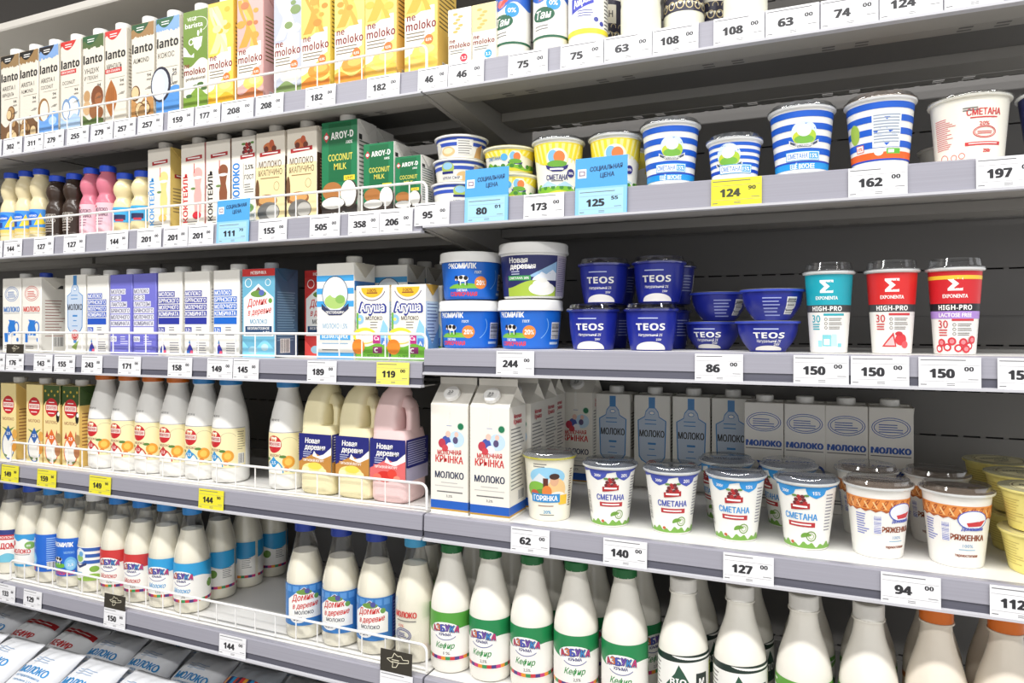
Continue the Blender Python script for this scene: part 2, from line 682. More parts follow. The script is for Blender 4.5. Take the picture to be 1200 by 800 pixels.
def carton(root, w, d, h, col, front, side=None, cap=None, left=None, top=None, flaps=None):
    """brick carton; cap = (x, y, radius, height, colour)"""
    bm = bmesh.new()
    add_box(bm, -w / 2000, w / 2000, -d / 2000, d / 2000, 0.0005, h / 1000, 0.0012)
    link('body', finish(bm), root, M(col, 0.38, name='coated_board', var=0.02))
    front.build('front_print', front_map(d), root)
    if side:
        side.build('side_print', right_map(w), root)
    if left:
        left.build('left_side_print', left_map(w), root)
    if flaps:
        bm = bmesh.new()
        hh = h / 1000
        a = d / 2000 * 0.92
        x = w / 2000
        vs = [(x + 0.0003, -a, hh), (x + 0.0003, a, hh), (x + 0.0006, 0, hh - a * 0.85), (x + 0.0016, -a, hh), (x + 0.0016, a, hh), (x + 0.0022, 0, hh - a * 0.85)]
        v = [bm.verts.new(p) for p in vs]
        for f in ((0, 1, 2), (5, 4, 3), (0, 3, 4, 1), (1, 4, 5, 2), (2, 5, 3, 0)):
            bm.faces.new([v[i] for i in f])
        link('folded_flap', finish(bm, False), root, M(flaps, 0.4, name='coated_board', var=0.02))
    # crimped seam across the top
    link('top_seam', box_mesh(-w / 2000 + 0.003, w / 2000 - 0.003, -0.0012, 0.004, h / 1000 + 0.0001, h / 1000 + 0.0016), root, M(top or col, 0.4, name='coated_board', var=0.02))
    if cap:
        cx, cy, r, ch, cc = cap
        bm = bmesh.new()
        n = 28
        prof = [(r * 0.96, h + 0.2), (r * 0.96, h + 2.4), (r, h + 2.6), (r, h + ch - 1.5), (r - 1.6, h + ch), (0, h + ch + 0.2)]
        add_lathe(bm, [(p / 1000, q / 1000) for p, q in prof], n, cx / 1000, cy / 1000)
        link('cap', finish(bm, True, 0.6), root, M(cc, 0.35, name='cap_plastic', var=0.02))


def gable_carton(root, w, d, h1, h2, col, front, side):
    bm = bmesh.new()
    x, y = w / 2000, d / 2000
    a, b = h1 / 1000, h2 / 1000
    e = 0.001
    P = [(-x, -y, 0.0005), (x, -y, 0.0005), (x, y, 0.0005), (-x, y, 0.0005), (-x, -y, a), (x, -y, a), (x, y, a), (-x, y, a),
         (-x, -e, b), (x, -e, b), (x, e, b), (-x, e, b), (-x + .012, 0, a + (b - a) * .55), (x - .012, 0, a + (b - a) * .55)]
    v = [bm.verts.new(p) for p in P]
    for f in ((3, 2, 1, 0), (0, 1, 5, 4), (1, 2, 6, 5), (2, 3, 7, 6), (3, 0, 4, 7), (4, 5, 9, 8), (6, 7, 11, 10), (8, 9, 10, 11),
              (5, 6, 13), (5, 13, 9), (6, 10, 13), (9, 13, 10), (7, 4, 12), (4, 8, 12), (7, 12, 11), (8, 11, 12)):
        bm.faces.new([v[i] for i in f])
    link('body', finish(bm, False), root, M(col, 0.38, name='coated_board', var=0.02))
    link('top_fin', box_mesh(-x, x, -e, e, b + 0.0001, b + 0.012), root, M(col, 0.38, name='coated_board', var=0.02))
    ang = math.atan2(b - a, y)

    def fm(s, t, o):
        if t <= h1:
            return (s / 1000, -y - o, t / 1000)
        q = (t - h1) / 1000
        return (s / 1000, -y + q * math.cos(ang) - o * math.sin(ang), a + q * math.sin(ang) + o * math.cos(ang))
    front.build('front_print', fm, root)
    if side:
        side.build('side_print', right_map(w), root)
    c = link('cap', lathe_mesh([(12, 0.2), (12, 2.5), (14.5, 3), (14.5, 10), (13, 11.5), (0, 11.7)], 24), root, M((246, 245, 242), 0.35, name='cap_plastic', var=0.02))
    q = 0.020
    c.location = (0.0, -y + q * math.cos(ang), a + q * math.sin(ang))
    c.rotation_euler = (ang, 0, 0)
    t = Art().txt('22', 0, 0, 5, K, w=10).lines(-5, 5, -5, 2, 2, .7, K)
    t.build('date_stamp', lambda s_, t_, o_: (s_ / 1000, t_ / 1000, 0.0119 + o_), c)


BOT = [(0, 0.5), (33, 0.5), (37, 2.5), (39, 7), (39.5, 13), (39.3, 24), (39.5, 30), (39.5, 112), (38.6, 126), (35.8, 142), (31.5, 158), (26.5, 174), (21.5, 192), (18.2, 206), (17, 214), (17, 217), (19.2, 217.5), (19.2, 219.5), (16.5, 220)]
BOT = [(r * (0.93 if z < 190 else 1.0), z * .93) for r, z in BOT]


def cap_ribbed(root, r, h, z, col):
    bm = bmesh.new()
    n = 48
    ring = []
    for (q, zz, rib) in ((r, z, 1), (r, z + h - 1.6, 1), (r - 1.4, z + h, 0)):
        ring.append([bm.verts.new(((q - (0.35 if rib and i % 2 else 0)) / 1000 * math.sin(2 * math.pi * i / n), -(q - (0.35 if rib and i % 2 else 0)) / 1000 * math.cos(2 * math.pi * i / n), zz / 1000)) for i in range(n)])
    for a, b in zip(ring, ring[1:]):
        for i in range(n):
            bm.faces.new((a[i], a[(i + 1) % n], b[(i + 1) % n], b[i]))
    bm.faces.new(ring[-1])
    bm.faces.new(ring[0])
    return link('cap', finish(bm, True, 0.6), root, M(col, 0.35, name='cap_plastic', var=0.02))


def bottle(root, prof, col, cap, art, clear_from=None, turn=0.0, sleeve=None, rough=0.22):
    """cap = (r, h, colour); clear_from = fill height in a clear bottle; sleeve = (z0, z1, colour)"""
    ztop = prof[-1][1]
    if clear_from:
        inner = [(0, 1.2)] + [(max(r - 0.9, 0.5), z + 0.7) for r, z in prof[1:] if z < clear_from - 1]

        def rat(z):
            for (r0, z0), (r1, z1) in zip(prof[1:], prof[2:]):
                if z0 <= z <= z1 and z1 > z0:
                    return r0 + (r1 - r0) * (z - z0) / (z1 - z0)
            return prof[-1][0]
        inner += [(rat(clear_from) - 0.9, clear_from), (0, clear_from)]
        shell = link('body', lathe_mesh([p for p in prof[1:]], 32), root, clear_mat())
        link('milk_fill', lathe_mesh(inner, 32), root, M(col, 0.3, name='milk', var=0.01))
    else:
        link('body', lathe_mesh(prof + [(0, ztop)], 32), root, M(col, rough, name='bottle_plastic', var=0.01))
    p = root
    if sleeve:
        z0, z1, sc = sleeve
        mp = round_map(prof)

        def rr(z):
            q = mp(0, z, 0.0003)
            return math.hypot(q[0], q[1]) * 1000
        n = 6
        p = link('label_sleeve', lathe_mesh([(rr(z0 + (z1 - z0) * i / n), z0 + (z1 - z0) * i / n) for i in range(n + 1)], 36), root, M(sc, 0.3, name='label_film', var=0.01))
    if art:
        art.build('label_print', round_map(prof, turn), p, True)
    if cap:
        cap_ribbed(root, cap[0], cap[1], ztop - 2.0 if cap[1] < 25 else ztop - 2, cap[2])


def cup_prof(rb, rt, h, bulge=0.0):
    p = [(0, 1.5), (rb - 3.5, 1.5), (rb - 2.5, 0.5), (rb - 0.8, 0.5), (rb, 2)]
    for i in range(1, 8):
        q = i / 8
        p.append((rb + (rt - rb) * q + bulge * math.sin(math.pi * q), 2 + (h - 7) * q))
    p += [(rt, h - 5)]
    return p


def cup(root, rb, rt, h, col, art, rim=(246, 246, 244), foil=(225, 226, 228), clear=True, dome=8, turn=0.0, bulge=0.0, domecol=None, rough=0.3):
    pr = cup_prof(rb, rt, h, bulge)
    link('body', lathe_mesh(pr + [(rt, h - 4.0)], 36), root, M(col, rough, name='cup_plastic', var=0.01))
    link('rim', lathe_mesh([(rt, h - 4.2), (rt + 3.2, h - 3.6), (rt + 3.6, h - 2.6), (rt + 3.6, h - 1.2), (rt + 2.6, h - 0.6), (rt - 2, h - 0.5)], 36), root, M(rim, 0.3, name='cup_rim', var=0.01))
    link('foil_lid', lathe_mesh([(rt + 3.0, h - 0.35), (rt + 3.0, h - 0.05), (rt - 3, h + 0.1), (0, h + 0.15)], 36), root, M(foil, 0.25, metal=0.5, name='foil_lid', var=0.06))
    if clear:
        link('clear_lid', lathe_mesh([(rt + 4.6, h - 3.6), (rt + 5.0, h - 2.2), (rt + 4.4, h + 0.8), (rt + 1.5, h + 1.4), (rt + 0.2, h + 2.2), (rt - 1.6, h + dome), (rt - 3.2, h + dome + 0.6), (rt - 7, h + dome - 1.2), (0, h + dome - 1.6)], 36), root, clear_mat('clear_lid_plastic', (0.95, 0.96, 0.965), 0.3))
    if art:
        art.build('label_print', round_map([p for p in pr if p[0] > 0][3:], turn, (rb + rt) / 2), root, True)


def bucket(root, rb, rt, h, col, art, turn=0.0):
    pr = [(0, 2), (rb - 4, 2), (rb - 2, 0.5), (rb, 3), (rt, h - 18)]
    link('body', lathe_mesh(pr + [(rt, h - 14)], 40), root, M(col, 0.3, name='tub_plastic', var=0.01))
    link('lid', lathe_mesh([(rt + 0.3, h - 19), (rt + 3.5, h - 19), (rt + 4, h - 17), (rt + 3, h - 12), (rt + 3, h - 4), (rt + 1.6, h - 1.6), (rt - 2, h - 0.8), (rt - 5, h - 3), (0, h - 3)], 40), root, M((243, 243, 240), 0.35, name='tub_lid', var=0.01))
    art.build('label_print', round_map([p for p in pr if p[0] > 0][2:], turn, (rb + rt) / 2), root, True)


def loft(bm, secs, n=28):
    """secs = (z, cx, half_x, half_y, exponent) in mm"""
    rings = []
    for z, cx, a, b, e in secs:
        ring = []
        for i in range(n):
            t = 2 * math.pi * i / n
            c, s = math.cos(t), math.sin(t)
            ring.append(bm.verts.new(((cx + a * math.copysign(abs(c) ** (2 / e), c)) / 1000, b * math.copysign(abs(s) ** (2 / e), s) / 1000, z / 1000)))
        rings.append(ring)
    for a, b in zip(rings, rings[1:]):
        for i in range(n):
            bm.faces.new((a[i], a[(i + 1) % n], b[(i + 1) % n], b[i]))
    bm.faces.new(rings[0])
    bm.faces.new(rings[-1])


def jug(root, col, front, side):
    w = 39
    bm = bmesh.new()
    loft(bm, [(0.5, 0, w - 5, w - 5, 4), (4, 0, w - 1, w - 1, 5), (10, 0, w, w, 6), (112, 0, w, w, 6), (120, 0, w - 0.4, w - 0.4, 5), (132, -1, w - 2, w - 2, 5)], 40)
    # upper column beside the handle
    loft(bm, [(126, -11.5, 26.5, w - 1.5, 5), (150, -11.5, 25.5, w - 3, 5), (168, -10, 25, w - 6, 4.5), (184, -7, 25, 30, 3.6), (197, -3, 24, 26, 3), (206, 0, 20, 20, 2.2), (214, 0, 17, 17, 2)], 32)
    loft(bm, [(172, 22, 15, 16, 3.5), (182, 15, 18, 15, 3.5), (193, 6, 15, 12, 3)], 24)
    link('body', finish(bm, True, 0.9), root, M(col, 0.3, name='jug_plastic', var=0.01))
    bm = bmesh.new()
    loft(bm, [(122, 29.5, 8, 22, 3.5), (138, 30.5, 6.5, 18, 3.5), (156, 30, 6.5, 17, 3.5), (168, 28, 8, 16, 3.5), (178, 23.5, 9, 15, 3.5)], 20)
    link('handle', finish(bm, True, 0.9), root, M(col, 0.3, name='jug_plastic', var=0.01))
    cap_ribbed(root, 20, 15, 213, (235, 232, 222))
    front.build('front_print', lambda s, t, o: (s / 1000, -w / 1000 - o, t / 1000), root)
    side.build('side_print', right_map(2 * w), root)


# ------------------------------------------------------------------ placing
BUILD, PROTO, UNIQ = {}, {}, []


def place(kind, x, y, z, label, rz=0.0, group=None):
    name, cat, fn, grp = BUILD[kind]
    if kind not in PROTO:
        o = thing(name, label, cat, (x, y, z), rz, group or grp)
        fn(o)
        PROTO[kind] = o
    else:
        o = copy_tree(PROTO[kind])
        o.location = (x, y, z)
        o.rotation_euler = (0, 0, rz)
        o['label'] = label
        g = group or grp
        if g:
            o['group'] = g
    return o


def kind(key, name, cat, group=None):
    def deco(fn):
        BUILD[key] = (name, cat, fn, group)
        return fn
    return deco


def put_carton(k, sh, xl, w, d, label, yf=0.035, rz=0.0, xr=None, dz=0.0):
    x = X_at(xl, yf) + w / 2000 if xl is not None else X_at(xr, yf) - w / 2000
    return place(k, x, yf + d / 2000, DECK[sh] + dz, label, rz)


def put_round(k, sh, r, label, xl=None, xr=None, yf=0.035, rz=0.0, dz=0.0):
    yc = yf + r / 1000
    return place(k, lathe_x(yc, r / 1000, xl, xr), yc, DECK[sh] + dz, label, rz)

# ================================================================== what stands on the shelves
WHITE, CREAM, MILK = (243, 241, 234), (246, 240, 220), (250, 245, 226)
CAPW = (240, 239, 235)
RED, NAVY, BLUE, SKY = (205, 40, 45), (35, 42, 120), (20, 90, 200), (60, 165, 225)
BROWN_TXT = (130, 38, 40)
GREY = (120, 118, 116)


def side_text(w, h, c=GREY, y=None, n=12, bar=True):
    a = Art().lines(-w / 2 + 6, w / 2 - 6, (y or h * 0.78), n, h * 0.035, h * 0.011, c, seed=n)
    if bar:
        a.bars(-w / 4, 10, w / 4, 28)
    return a


# ---- top shelf: plant milk cartons
PL = [
    # top colour, tag colour, sub words, picture
    ((150, 122, 84), (30, 28, 26), ('ARISTA I', 'МИНДАЛЬ'), 'oat'),
    ((152, 120, 78), (30, 28, 26), ('ARISTA I', 'ALMOND'), 'almonds'),
    ((128, 164, 214), (32, 30, 34), ('ARISTA I', 'COCONUT'), 'coco_tan'),
    (None, (205, 52, 48), ('', 'OCONUT'), 'coco_blue'),
    ((82, 104, 58), (44, 92, 54), ('УНДУК', 'И ПЕКАН'), 'nuts'),
    (None, (208, 52, 50), ('МИНДАЛЬ', ''), 'almond'),
    ((160, 124, 78), (30, 84, 48), ('ALMOND', ''), 'almonds2'),
    ((128, 168, 220), (38, 96, 60), ('КОКОС', ''), 'coco_dark'),
]


def planto(i):
    topc, tagc, words, pic = PL[i]

    def fn(o):
        w, d, h = 68, 70, 217
        a = Art()
        r = random.Random(i)
        if topc:
            zz = [h - 26 - r.random() * 6 for _ in range(24)]
            a.band(-34, 34, lambda x: zz[int((x + 34) / 3)] if x < 34 else zz[23], h - .5, topc, 24)
        a.poly([(-33, h - 1), (20, h - 1)] + [(20 - 53 * (k / 10), h - 1 - 24 * math.sin(math.pi * k / 10) ** 0.8 * (0.7 + .3 * k / 10)) for k in range(1, 10)] + [(-33, h - 14)], tagc)
        a.lines(-18, 6, h - 10, 2, 5, 1.8, W_, 3, .2)
        a.txt('lanto', 0, 163, 19, (28, 26, 28), w=63, b=.06)
        if words[0]:
            a.txt(words[0], -4, 137, 11, (58, 52, 48), w=48, b=.0)
        if i == 3 or i == 5:
            a.rect(-33, 122 if i == 5 else 140, 20, 132 if i == 5 else 150, (200, 56, 52)).txt('БЕЗ САХАРА', -7, 127 if i == 5 else 145, 5, W_, w=44)
        if words[1]:
            a.txt(words[1], -6, 121, 9, (90, 84, 78), w=44, b=0)
        a.rect(-20, 110, 30, 110.8, (120, 112, 100))
        a.txt('94', 20, 102, 7, (70, 66, 62), w=12)
        a.txt('ккал', 20, 93, 5, (90, 84, 78), w=14)
        if pic in ('oat', 'almonds', 'almonds2'):
            c1, c2 = ((176, 138, 92), (112, 76, 44))
            a.band(-34, 34, 0.5, lambda x: 52 + 9 * math.sin(x / 9 + i), (118, 86, 58) if i < 2 else (190, 140, 84), 20)
            for k in range(7):
                x, y, q = r.uniform(-26, 26), r.uniform(12, 80 if k < 4 else 30), r.uniform(9, 15)
                a.ell(x, y, q, q * 1.25, c2, 16).ell(x - 1, y + 1, q * .82, q * 1.0, c1 if k % 2 else (222, 196, 150), 16)
        elif pic == 'coco_tan':
            a.ell(-18, 66, 20, 30, (150, 110, 66)).ell(-16, 66, 15, 24, (240, 232, 214))
            a.band(-34, 34, .5, lambda x: 52 + 10 * math.sin(x / 12), (110, 162, 226), 20).ell(14, 40, 14, 10, (178, 206, 240))
        elif pic == 'coco_blue':
            a.ell(8, 58, 25, 31, (128, 166, 210)).ell(8, 58, 20, 25, (240, 240, 238)).ell(-14, 60, 15, 24, (120, 150, 190)).ell(-14, 58, 11, 19, (232, 236, 240))
            a.band(-34, 34, .5, lambda x: 40 + 8 * math.sin(x / 9), (176, 202, 230), 20)
        elif pic == 'nuts':
            a.band(-34, 34, .5, lambda x: 32 + 6 * math.sin(x / 7), (96, 118, 64), 20)
            for x, y, q, c in ((-20, 80, 11, (190, 150, 104)), (14, 76, 20, (126, 74, 44)), (18, 70, 12, (164, 104, 66)), (-20, 54, 13, (206, 170, 126)), (2, 46, 14, (150, 98, 60)), (24, 40, 10, (140, 88, 52))):
                a.ell(x, y, q, q * 1.25, c, 16)
        elif pic == 'almond':
            a.poly([(-14 + 19 * math.sin(math.pi * k / 9) * (1 if k < 10 else 1), 24 + 84 * k / 9) for k in range(10)] + [(-14 - 19 * math.sin(math.pi * k / 9), 108 - 84 * k / 9) for k in range(1, 9)], (170, 104, 50))
            for k in range(4):
                a.rect(-23 + k * 5, 48, -22 + k * 5, 90, (130, 74, 34))
            a.txt('БИО', -16, 12, 7, K, w=20)
        elif pic == 'coco_dark':
            a.band(-34, 34, .5, lambda x: 62 + 8 * math.sin(x / 14), (86, 148, 214), 20)
            a.ell(-20, 76, 30, 38, (44, 44, 62)).ell(-22, 76, 25, 33, (206, 212, 222)).ell(-26, 74, 17, 25, (232, 232, 232))
            a.ring(22, 84, 10, 14, 1.6, (50, 60, 90), a0=60, a1=250)
        for k in range(3):
            a.rect(8 + k * 5, 96 + k * 2 - 24, 26 + k * 2, 97 + k * 2 - 24, (70, 66, 60))
        carton(o, w, d, h, (226, 220, 206), a, side_text(d, h, (150, 140, 126)), (0, -14, 17, 17, CAPW), flaps=(226, 220, 206))
    return fn


G1 = 'plant milk cartons on the top shelf'
for i in range(8):
    BUILD['planto%d' % i] = ('plant_milk_carton', 'carton', planto(i), G1)


@kind('green', 'plant_milk_carton', 'carton', G1)
def _(o):
    w, d, h = 68, 70, 217
    a = Art().band(-34, 34, lambda x: 108 + 8 * math.sin(x / 11), h - .5, (112, 142, 52), 20)
    a.txt('VEGE', -10, 200, 8, W_, w=26, b=0).txt('barista', -4, 187, 11, W_, w=50, b=0.01)
    a.ring(8, 186, 26, 16, 1, W_, a0=-60, a1=110)
    a.poly([(-4, 140), (-8, 160), (20, 160), (16, 140), (6, 132)], W_).ring(-12, 152, 7, 7, 2.5, W_).ell(8, 168, 3, 6, W_).ell(16, 172, 2.5, 5, W_)
    a.band(-34, -4, lambda x: 118 - x * .2, lambda x: 134 + 10 * math.sin(x / 7), W_, 10)
    a.txt('ne', -24, 104, 10, BROWN_TXT, w=14, b=.04).txt('moloko', -2, 90, 13, BROWN_TXT, w=60, b=.045).txt('professional', 0, 76, 7, (80, 50, 46), w=54)
    a.band(-34, 34, .5, lambda x: 46 + 9 * math.sin(x / 10 + 1), (126, 160, 58), 18)
    for x, y in ((0, 58), (14, 62), (24, 52), (-18, 40)):
        a.ell(x, y, 9, 4, (70, 104, 50), 12)
    carton(o, w, d, h, (232, 230, 216), a, side_text(d, h, (84, 110, 40)), (0, -14, 17, 17, CAPW), flaps=(112, 142, 52))


def nemol(bgc, sw, acc, low, name2, seed, side):
    def fn(o):
        w, d, h = 68, 70, 222
        r = random.Random(seed)
        a = Art().rect(-33.5, .5, 33.5, h - .5, bgc)
        a.band(-33, 28, lambda x: 60 + 20 * math.sin(x / 24), lambda x: 118 + 8 * math.sin(x / 15), (244, 240, 230), 14)
        for k in range(3):
            a.poly([(-30 + 10 * k + 22 * math.sin(q / 3 + k), 118 + q * 12) for q in range(9)] + [(-14 + 8 * k + 24 * math.sin(q / 3 + k + .2), 118 + q * 12) for q in range(8, -1, -1)], sw if k != 1 else tuple(min(255, v + 30) for v in sw))
        for k in range(6):
            q = r.uniform(6, 13)
            a.ell(r.uniform(-24, 22), r.uniform(132, 205), q, q * .7, acc if k % 2 else sw, 14)
        a.txt('ne', -20, 110, 12, BROWN_TXT, w=18, b=.045).txt('moloko', 0, 94, 15, BROWN_TXT, w=62, b=.05)
        a.lines(-30, 20, 80, 3, 6, 2, (110, 96, 70), seed, .3)
        a.ell(8, 46, 26, 15, low).ell(12, 50, 16, 8, tuple(min(255, v + 36) for v in low))
        a.ell(16, 66, 9, 9, (232, 120, 50)).txt('0,5%', 16, 66, 5, W_, w=12)
        a.band(-33, 33, .5, lambda x: 30 + 6 * math.sin(x / 9 + seed), acc, 14)
        carton(o, w, d, h, bgc, a, side_text(d, h, (120, 100, 60)), (0, -14, 17, 17, CAPW), flaps=side)
    return fn


for i, (b, s, ac, lo, sd) in enumerate([
        ((246, 206, 84), (248, 232, 160), (240, 180, 40), (246, 214, 110), (232, 190, 70)),
        ((226, 176, 170), (226, 160, 60), (196, 120, 70), (244, 208, 110), (200, 150, 146)),
        ((188, 194, 208), (240, 238, 226), (126, 150, 90), (216, 216, 210), (160, 168, 186)),
        ((248, 222, 110), (236, 160, 50), (232, 140, 40), (240, 150, 50), (206, 190, 80)),
        ((246, 226, 120), (238, 170, 60), (236, 150, 40), (240, 156, 60), (228, 200, 80)),
        ((244, 208, 118), (246, 180, 60), (240, 190, 70), (250, 214, 100), (234, 190, 110)),
        ((242, 204, 108), (246, 176, 56), (242, 196, 80), (250, 214, 100), (228, 190, 130))]):
    BUILD['nem%d' % i] = ('plant_milk_carton', 'carton', nemol(b, s, ac, lo, '', i, sd), G1)


def small_oat(c, bcol):
    def fn(o):
        a = Art().band(-22, 22, 58, 103, (222, 228, 226) if not bcol else (246, 224, 160), 4)
        for k in range(7):
            a.ell(-8 + 5 * (k % 3), 64 + 5 * k, 5, 2.4, (214, 180, 100), 10)
        a.txt('ne', -14, 49, 7, BROWN_TXT, w=11, b=.045).txt('moloko', 0, 40, 8, BROWN_TXT, w=40, b=.05)
        a.lines(-18, 12, 31, 2, 4, 1.4, GREY, 3).ell(8, 18, 7, 7, c).txt('3,2', 8, 18, 5, W_, w=9)
        carton(o, 45, 40, 104, (240, 236, 222), a, side_text(40, 104), None, flaps=(240, 236, 222))
    return fn


BUILD['oat0'] = ('small_oat_carton', 'carton', small_oat((200, 40, 70), 0), 'small oat drink cartons')
BUILD['oat1'] = ('small_oat_carton', 'carton', small_oat((50, 160, 220), 1), 'small oat drink cartons')

TANP = [(0, 1), (24, 1), (28, 3), (29.5, 8), (29.5, 120), (27, 132), (20, 146), (16, 156), (16, 160)]


@kind('tan', 'drink_bottle', 'bottle', 'yoghurt drink bottles on the top shelf')
def _(o):
    a = Art().band(-60, 60, 30, 120, (244, 242, 236), 24).band(-60, 60, lambda x: 92 + 6 * math.sin(x / 9), 120, (60, 110, 200), 30)
    a.ell(-10, 96, 8, 6, (230, 120, 120)).poly([(-16, 88), (4, 100), (-4, 104)], (220, 70, 60)).ell(10, 84, 12, 12, (46, 150, 220)).txt('0%', 10, 84, 8, W_, w=14)
    a.ell(-8, 66, 20, 12, (30, 96, 66)).txt('Тан', -8, 66, 13, W_, w=28, b=.03, sh=.2).lines(-24, 16, 47, 2, 5, 1.8, GREY, 2)
    a.band(-60, 60, 28, 32, (30, 96, 66), 24)
    bottle(o, TANP, (238, 236, 224), (17, 14, (30, 96, 66)), a)


@kind('ayran', 'drink_bottle', 'bottle', 'yoghurt drink bottles on the top shelf')
def _(o):
    a = Art().band(-60, 60, 26, 118, (244, 242, 238), 24).poly([(-24, 58), (14, 72), (14, 96), (-24, 82)], (60, 70, 190)).txt('Айран', -5, 77, 12, W_, w=32, b=.03, sh=.2, rot=19)
    a.ell(6, 106, 9, 9, (50, 160, 220)).lines(-12, 14, 60, 3, 4, 1.4, (90, 100, 170), 4).ell(18, 46, 4, 4, (60, 70, 160)).ell(28, 40, 4, 4, (60, 70, 160))
    a.band(-60, 60, 24, 32, (240, 222, 60), 24).lines(34, 52, 100, 12, 6, 2, (60, 60, 60), 5)
    bottle(o, [(r * 1.08, z) for r, z in TANP], (240, 238, 222), (18, 14, (40, 80, 190)), a)


AYB = [(0, 1), (28, 1), (31, 4), (31.5, 10), (30, 16), (31.5, 22), (31.5, 60), (30.5, 66), (31.5, 72), (31.5, 118), (28, 134), (18, 150), (16, 160), (16, 164)]


@kind('opaque', 'yoghurt_bottle', 'bottle', 'cream drink bottles on the top shelf')
def _(o):
    bottle(o, AYB, (240, 239, 222), (17, 14, (235, 235, 230)), Art().band(-40, 40, 82, 116, (226, 222, 204), 20))


@kind('opaque_dark', 'yoghurt_bottle', 'bottle', 'cream drink bottles on the top shelf')
def _(o):
    a = Art().band(-90, 90, 46, 116, (48, 46, 66), 44)
    for k in range(13):
        a.ring(-84 + 14 * k, 56, 6, 7, 1.5, (214, 196, 150), 10).ring(-77 + 14 * k, 70, 5, 6, 1.2, (206, 190, 150), 10)
    a.rect(-26, 76, 26, 108, (238, 232, 214)).txt('АЙРАН', 0, 92, 11, (60, 50, 50), w=40)
    bottle(o, AYB, (240, 239, 222), (17, 14, (235, 235, 230)), a)


# ---- second shelf: drink bottles
DRK = [(0, 1), (20, 1), (23.5, 3), (24.5, 8), (24.5, 14), (23.6, 17), (24.5, 20), (24.5, 72), (24, 80), (21.5, 90), (18.5, 97), (17.8, 100), (18.8, 104), (22.4, 113), (23.8, 123), (22.4, 133), (18.5, 142), (14.8, 147), (14.5, 150), (16, 150.5), (16, 152), (14, 153)]


def drink(col, lab, art_fn, sc=1.0):
    def fn(o):
        pr = [(r, z * sc) for r, z in DRK]
        a = Art()
        if lab:
            a.band(-60, 60, 20 * sc, 72 * sc, lab, 30)
        art_fn(a, sc)
        bottle(o, pr, col, (17.4, 14, (36, 82, 214)), a)
    return fn


def d_cream(a, s):
    a.band(-60, 60, 18 * s, 34 * s, (236, 206, 110), 30).band(-60, 60, 32 * s, 72 * s, (70, 150, 230), 30).ell(-6, 58 * s, 16, 9, (30, 110, 215)).txt('молоко', -6, 58 * s, 6, W_, w=24).poly([(0, 36 * s), (14, 64 * s), (24, 40 * s)], (246, 216, 60)).rect(-24, 36 * s, -6, 48 * s, (28, 50, 150)).rect(26, 34 * s, 40, 66 * s, (30, 40, 140))


def d_dark(a, s):
    a.txt('МОЛОКО', -4, 62 * s, 8, (196, 190, 180), w=32, b=.03).txt('КАКАО', -4, 50 * s, 8, (196, 190, 180), w=30, b=.03).lines(-18, 10, 41 * s, 4, 6, 2.4, (170, 160, 150), 3)


def d_pink(a, s):
    a.band(-60, 60, 10 * s, 78 * s, (240, 196, 206), 30).txt('МОЛОКО', -2, 62 * s, 8, (70, 40, 70), w=30, b=.02, rot=0).txt('КЛУБНИКА', -2, 50 * s, 7, (70, 40, 70), w=32).lines(-16, 10, 40 * s, 3, 6, 2.2, (110, 70, 96), 5).ell(-16, 70 * s, 3, 3, (190, 40, 60))


def d_blue(a, s):
    a.band(-60, 60, 34 * s, 74 * s, (70, 175, 225), 30).txt('молоко', -2, 66 * s, 6, NAVY, w=26).rect(-16, 40 * s, 14, 54 * s, (40, 50, 90)).rect(-8, 36 * s, 10, 42 * s, (214, 66, 80)).rect(24, 38 * s, 40, 70 * s, (215, 220, 225))


GD = 'small drink bottles with blue caps'
BUILD['d_cream'] = ('flavoured_milk_bottle', 'bottle', drink((232, 218, 176), None, d_cream, 1.07), GD)
BUILD['d_dark'] = ('flavoured_milk_bottle', 'bottle', drink((58, 44, 36), None, d_dark, .93), GD)
BUILD['d_pink'] = ('flavoured_milk_bottle', 'bottle', drink((214, 120, 140), None, d_pink, .98), GD)
BUILD['d_blue'] = ('flavoured_milk_bottle', 'bottle', drink((234, 218, 170), None, d_blue, .84), GD)

G2 = 'tall cartons on the second shelf'


def emblem(a, x, y, w=30, c=(178, 42, 46)):
    a.poly([(x - w / 2, y - 4), (x + w / 2, y - 1), (x + w / 2, y + 7), (x - w / 2, y + 4)], c)
    a.lines(x - w * .38, x + w * .38, y + .5, 1, 1, 2.6, W_, 1, .05)


def cocktail(tc, drinkc, low, sidec):
    def fn(o):
        w, d, h = 66, 64, 178
        a = Art()
        emblem(a, 4, 146, 46)
        a.txt('КОКТЕЙЛЬ', -20, 66, 13, tc, w=104, b=.035, rot=90)
        a.poly([(6, 34), (4, 70), (8, 88), (4, 108), (26, 108), (22, 88), (26, 70), (24, 34)], drinkc)
        a.ell(15, 114, 13, 13, drinkc).ell(15, 106, 12, 3, (246, 244, 238)).rect(4, 116, 6, 136, (200, 50, 60))
        a.ell(2, 84, 7, 2.6, (110, 140, 80), 10).ell(12, 28, 12, 8, low).lines(-14, 16, 14, 2, 5, 2, GREY, 3)
        s = Art().rect(-31, 1, 31, h - 1, sidec)
        emblem(s, 0, 118, 40)
        s.lines(-24, 24, 90, 8, 7, 2.2, (130, 110, 80), 4)
        carton(o, w, d, h, (238, 232, 220), a, s, (0, -14, 14, 15, (206, 202, 194)), flaps=sidec)
    return fn


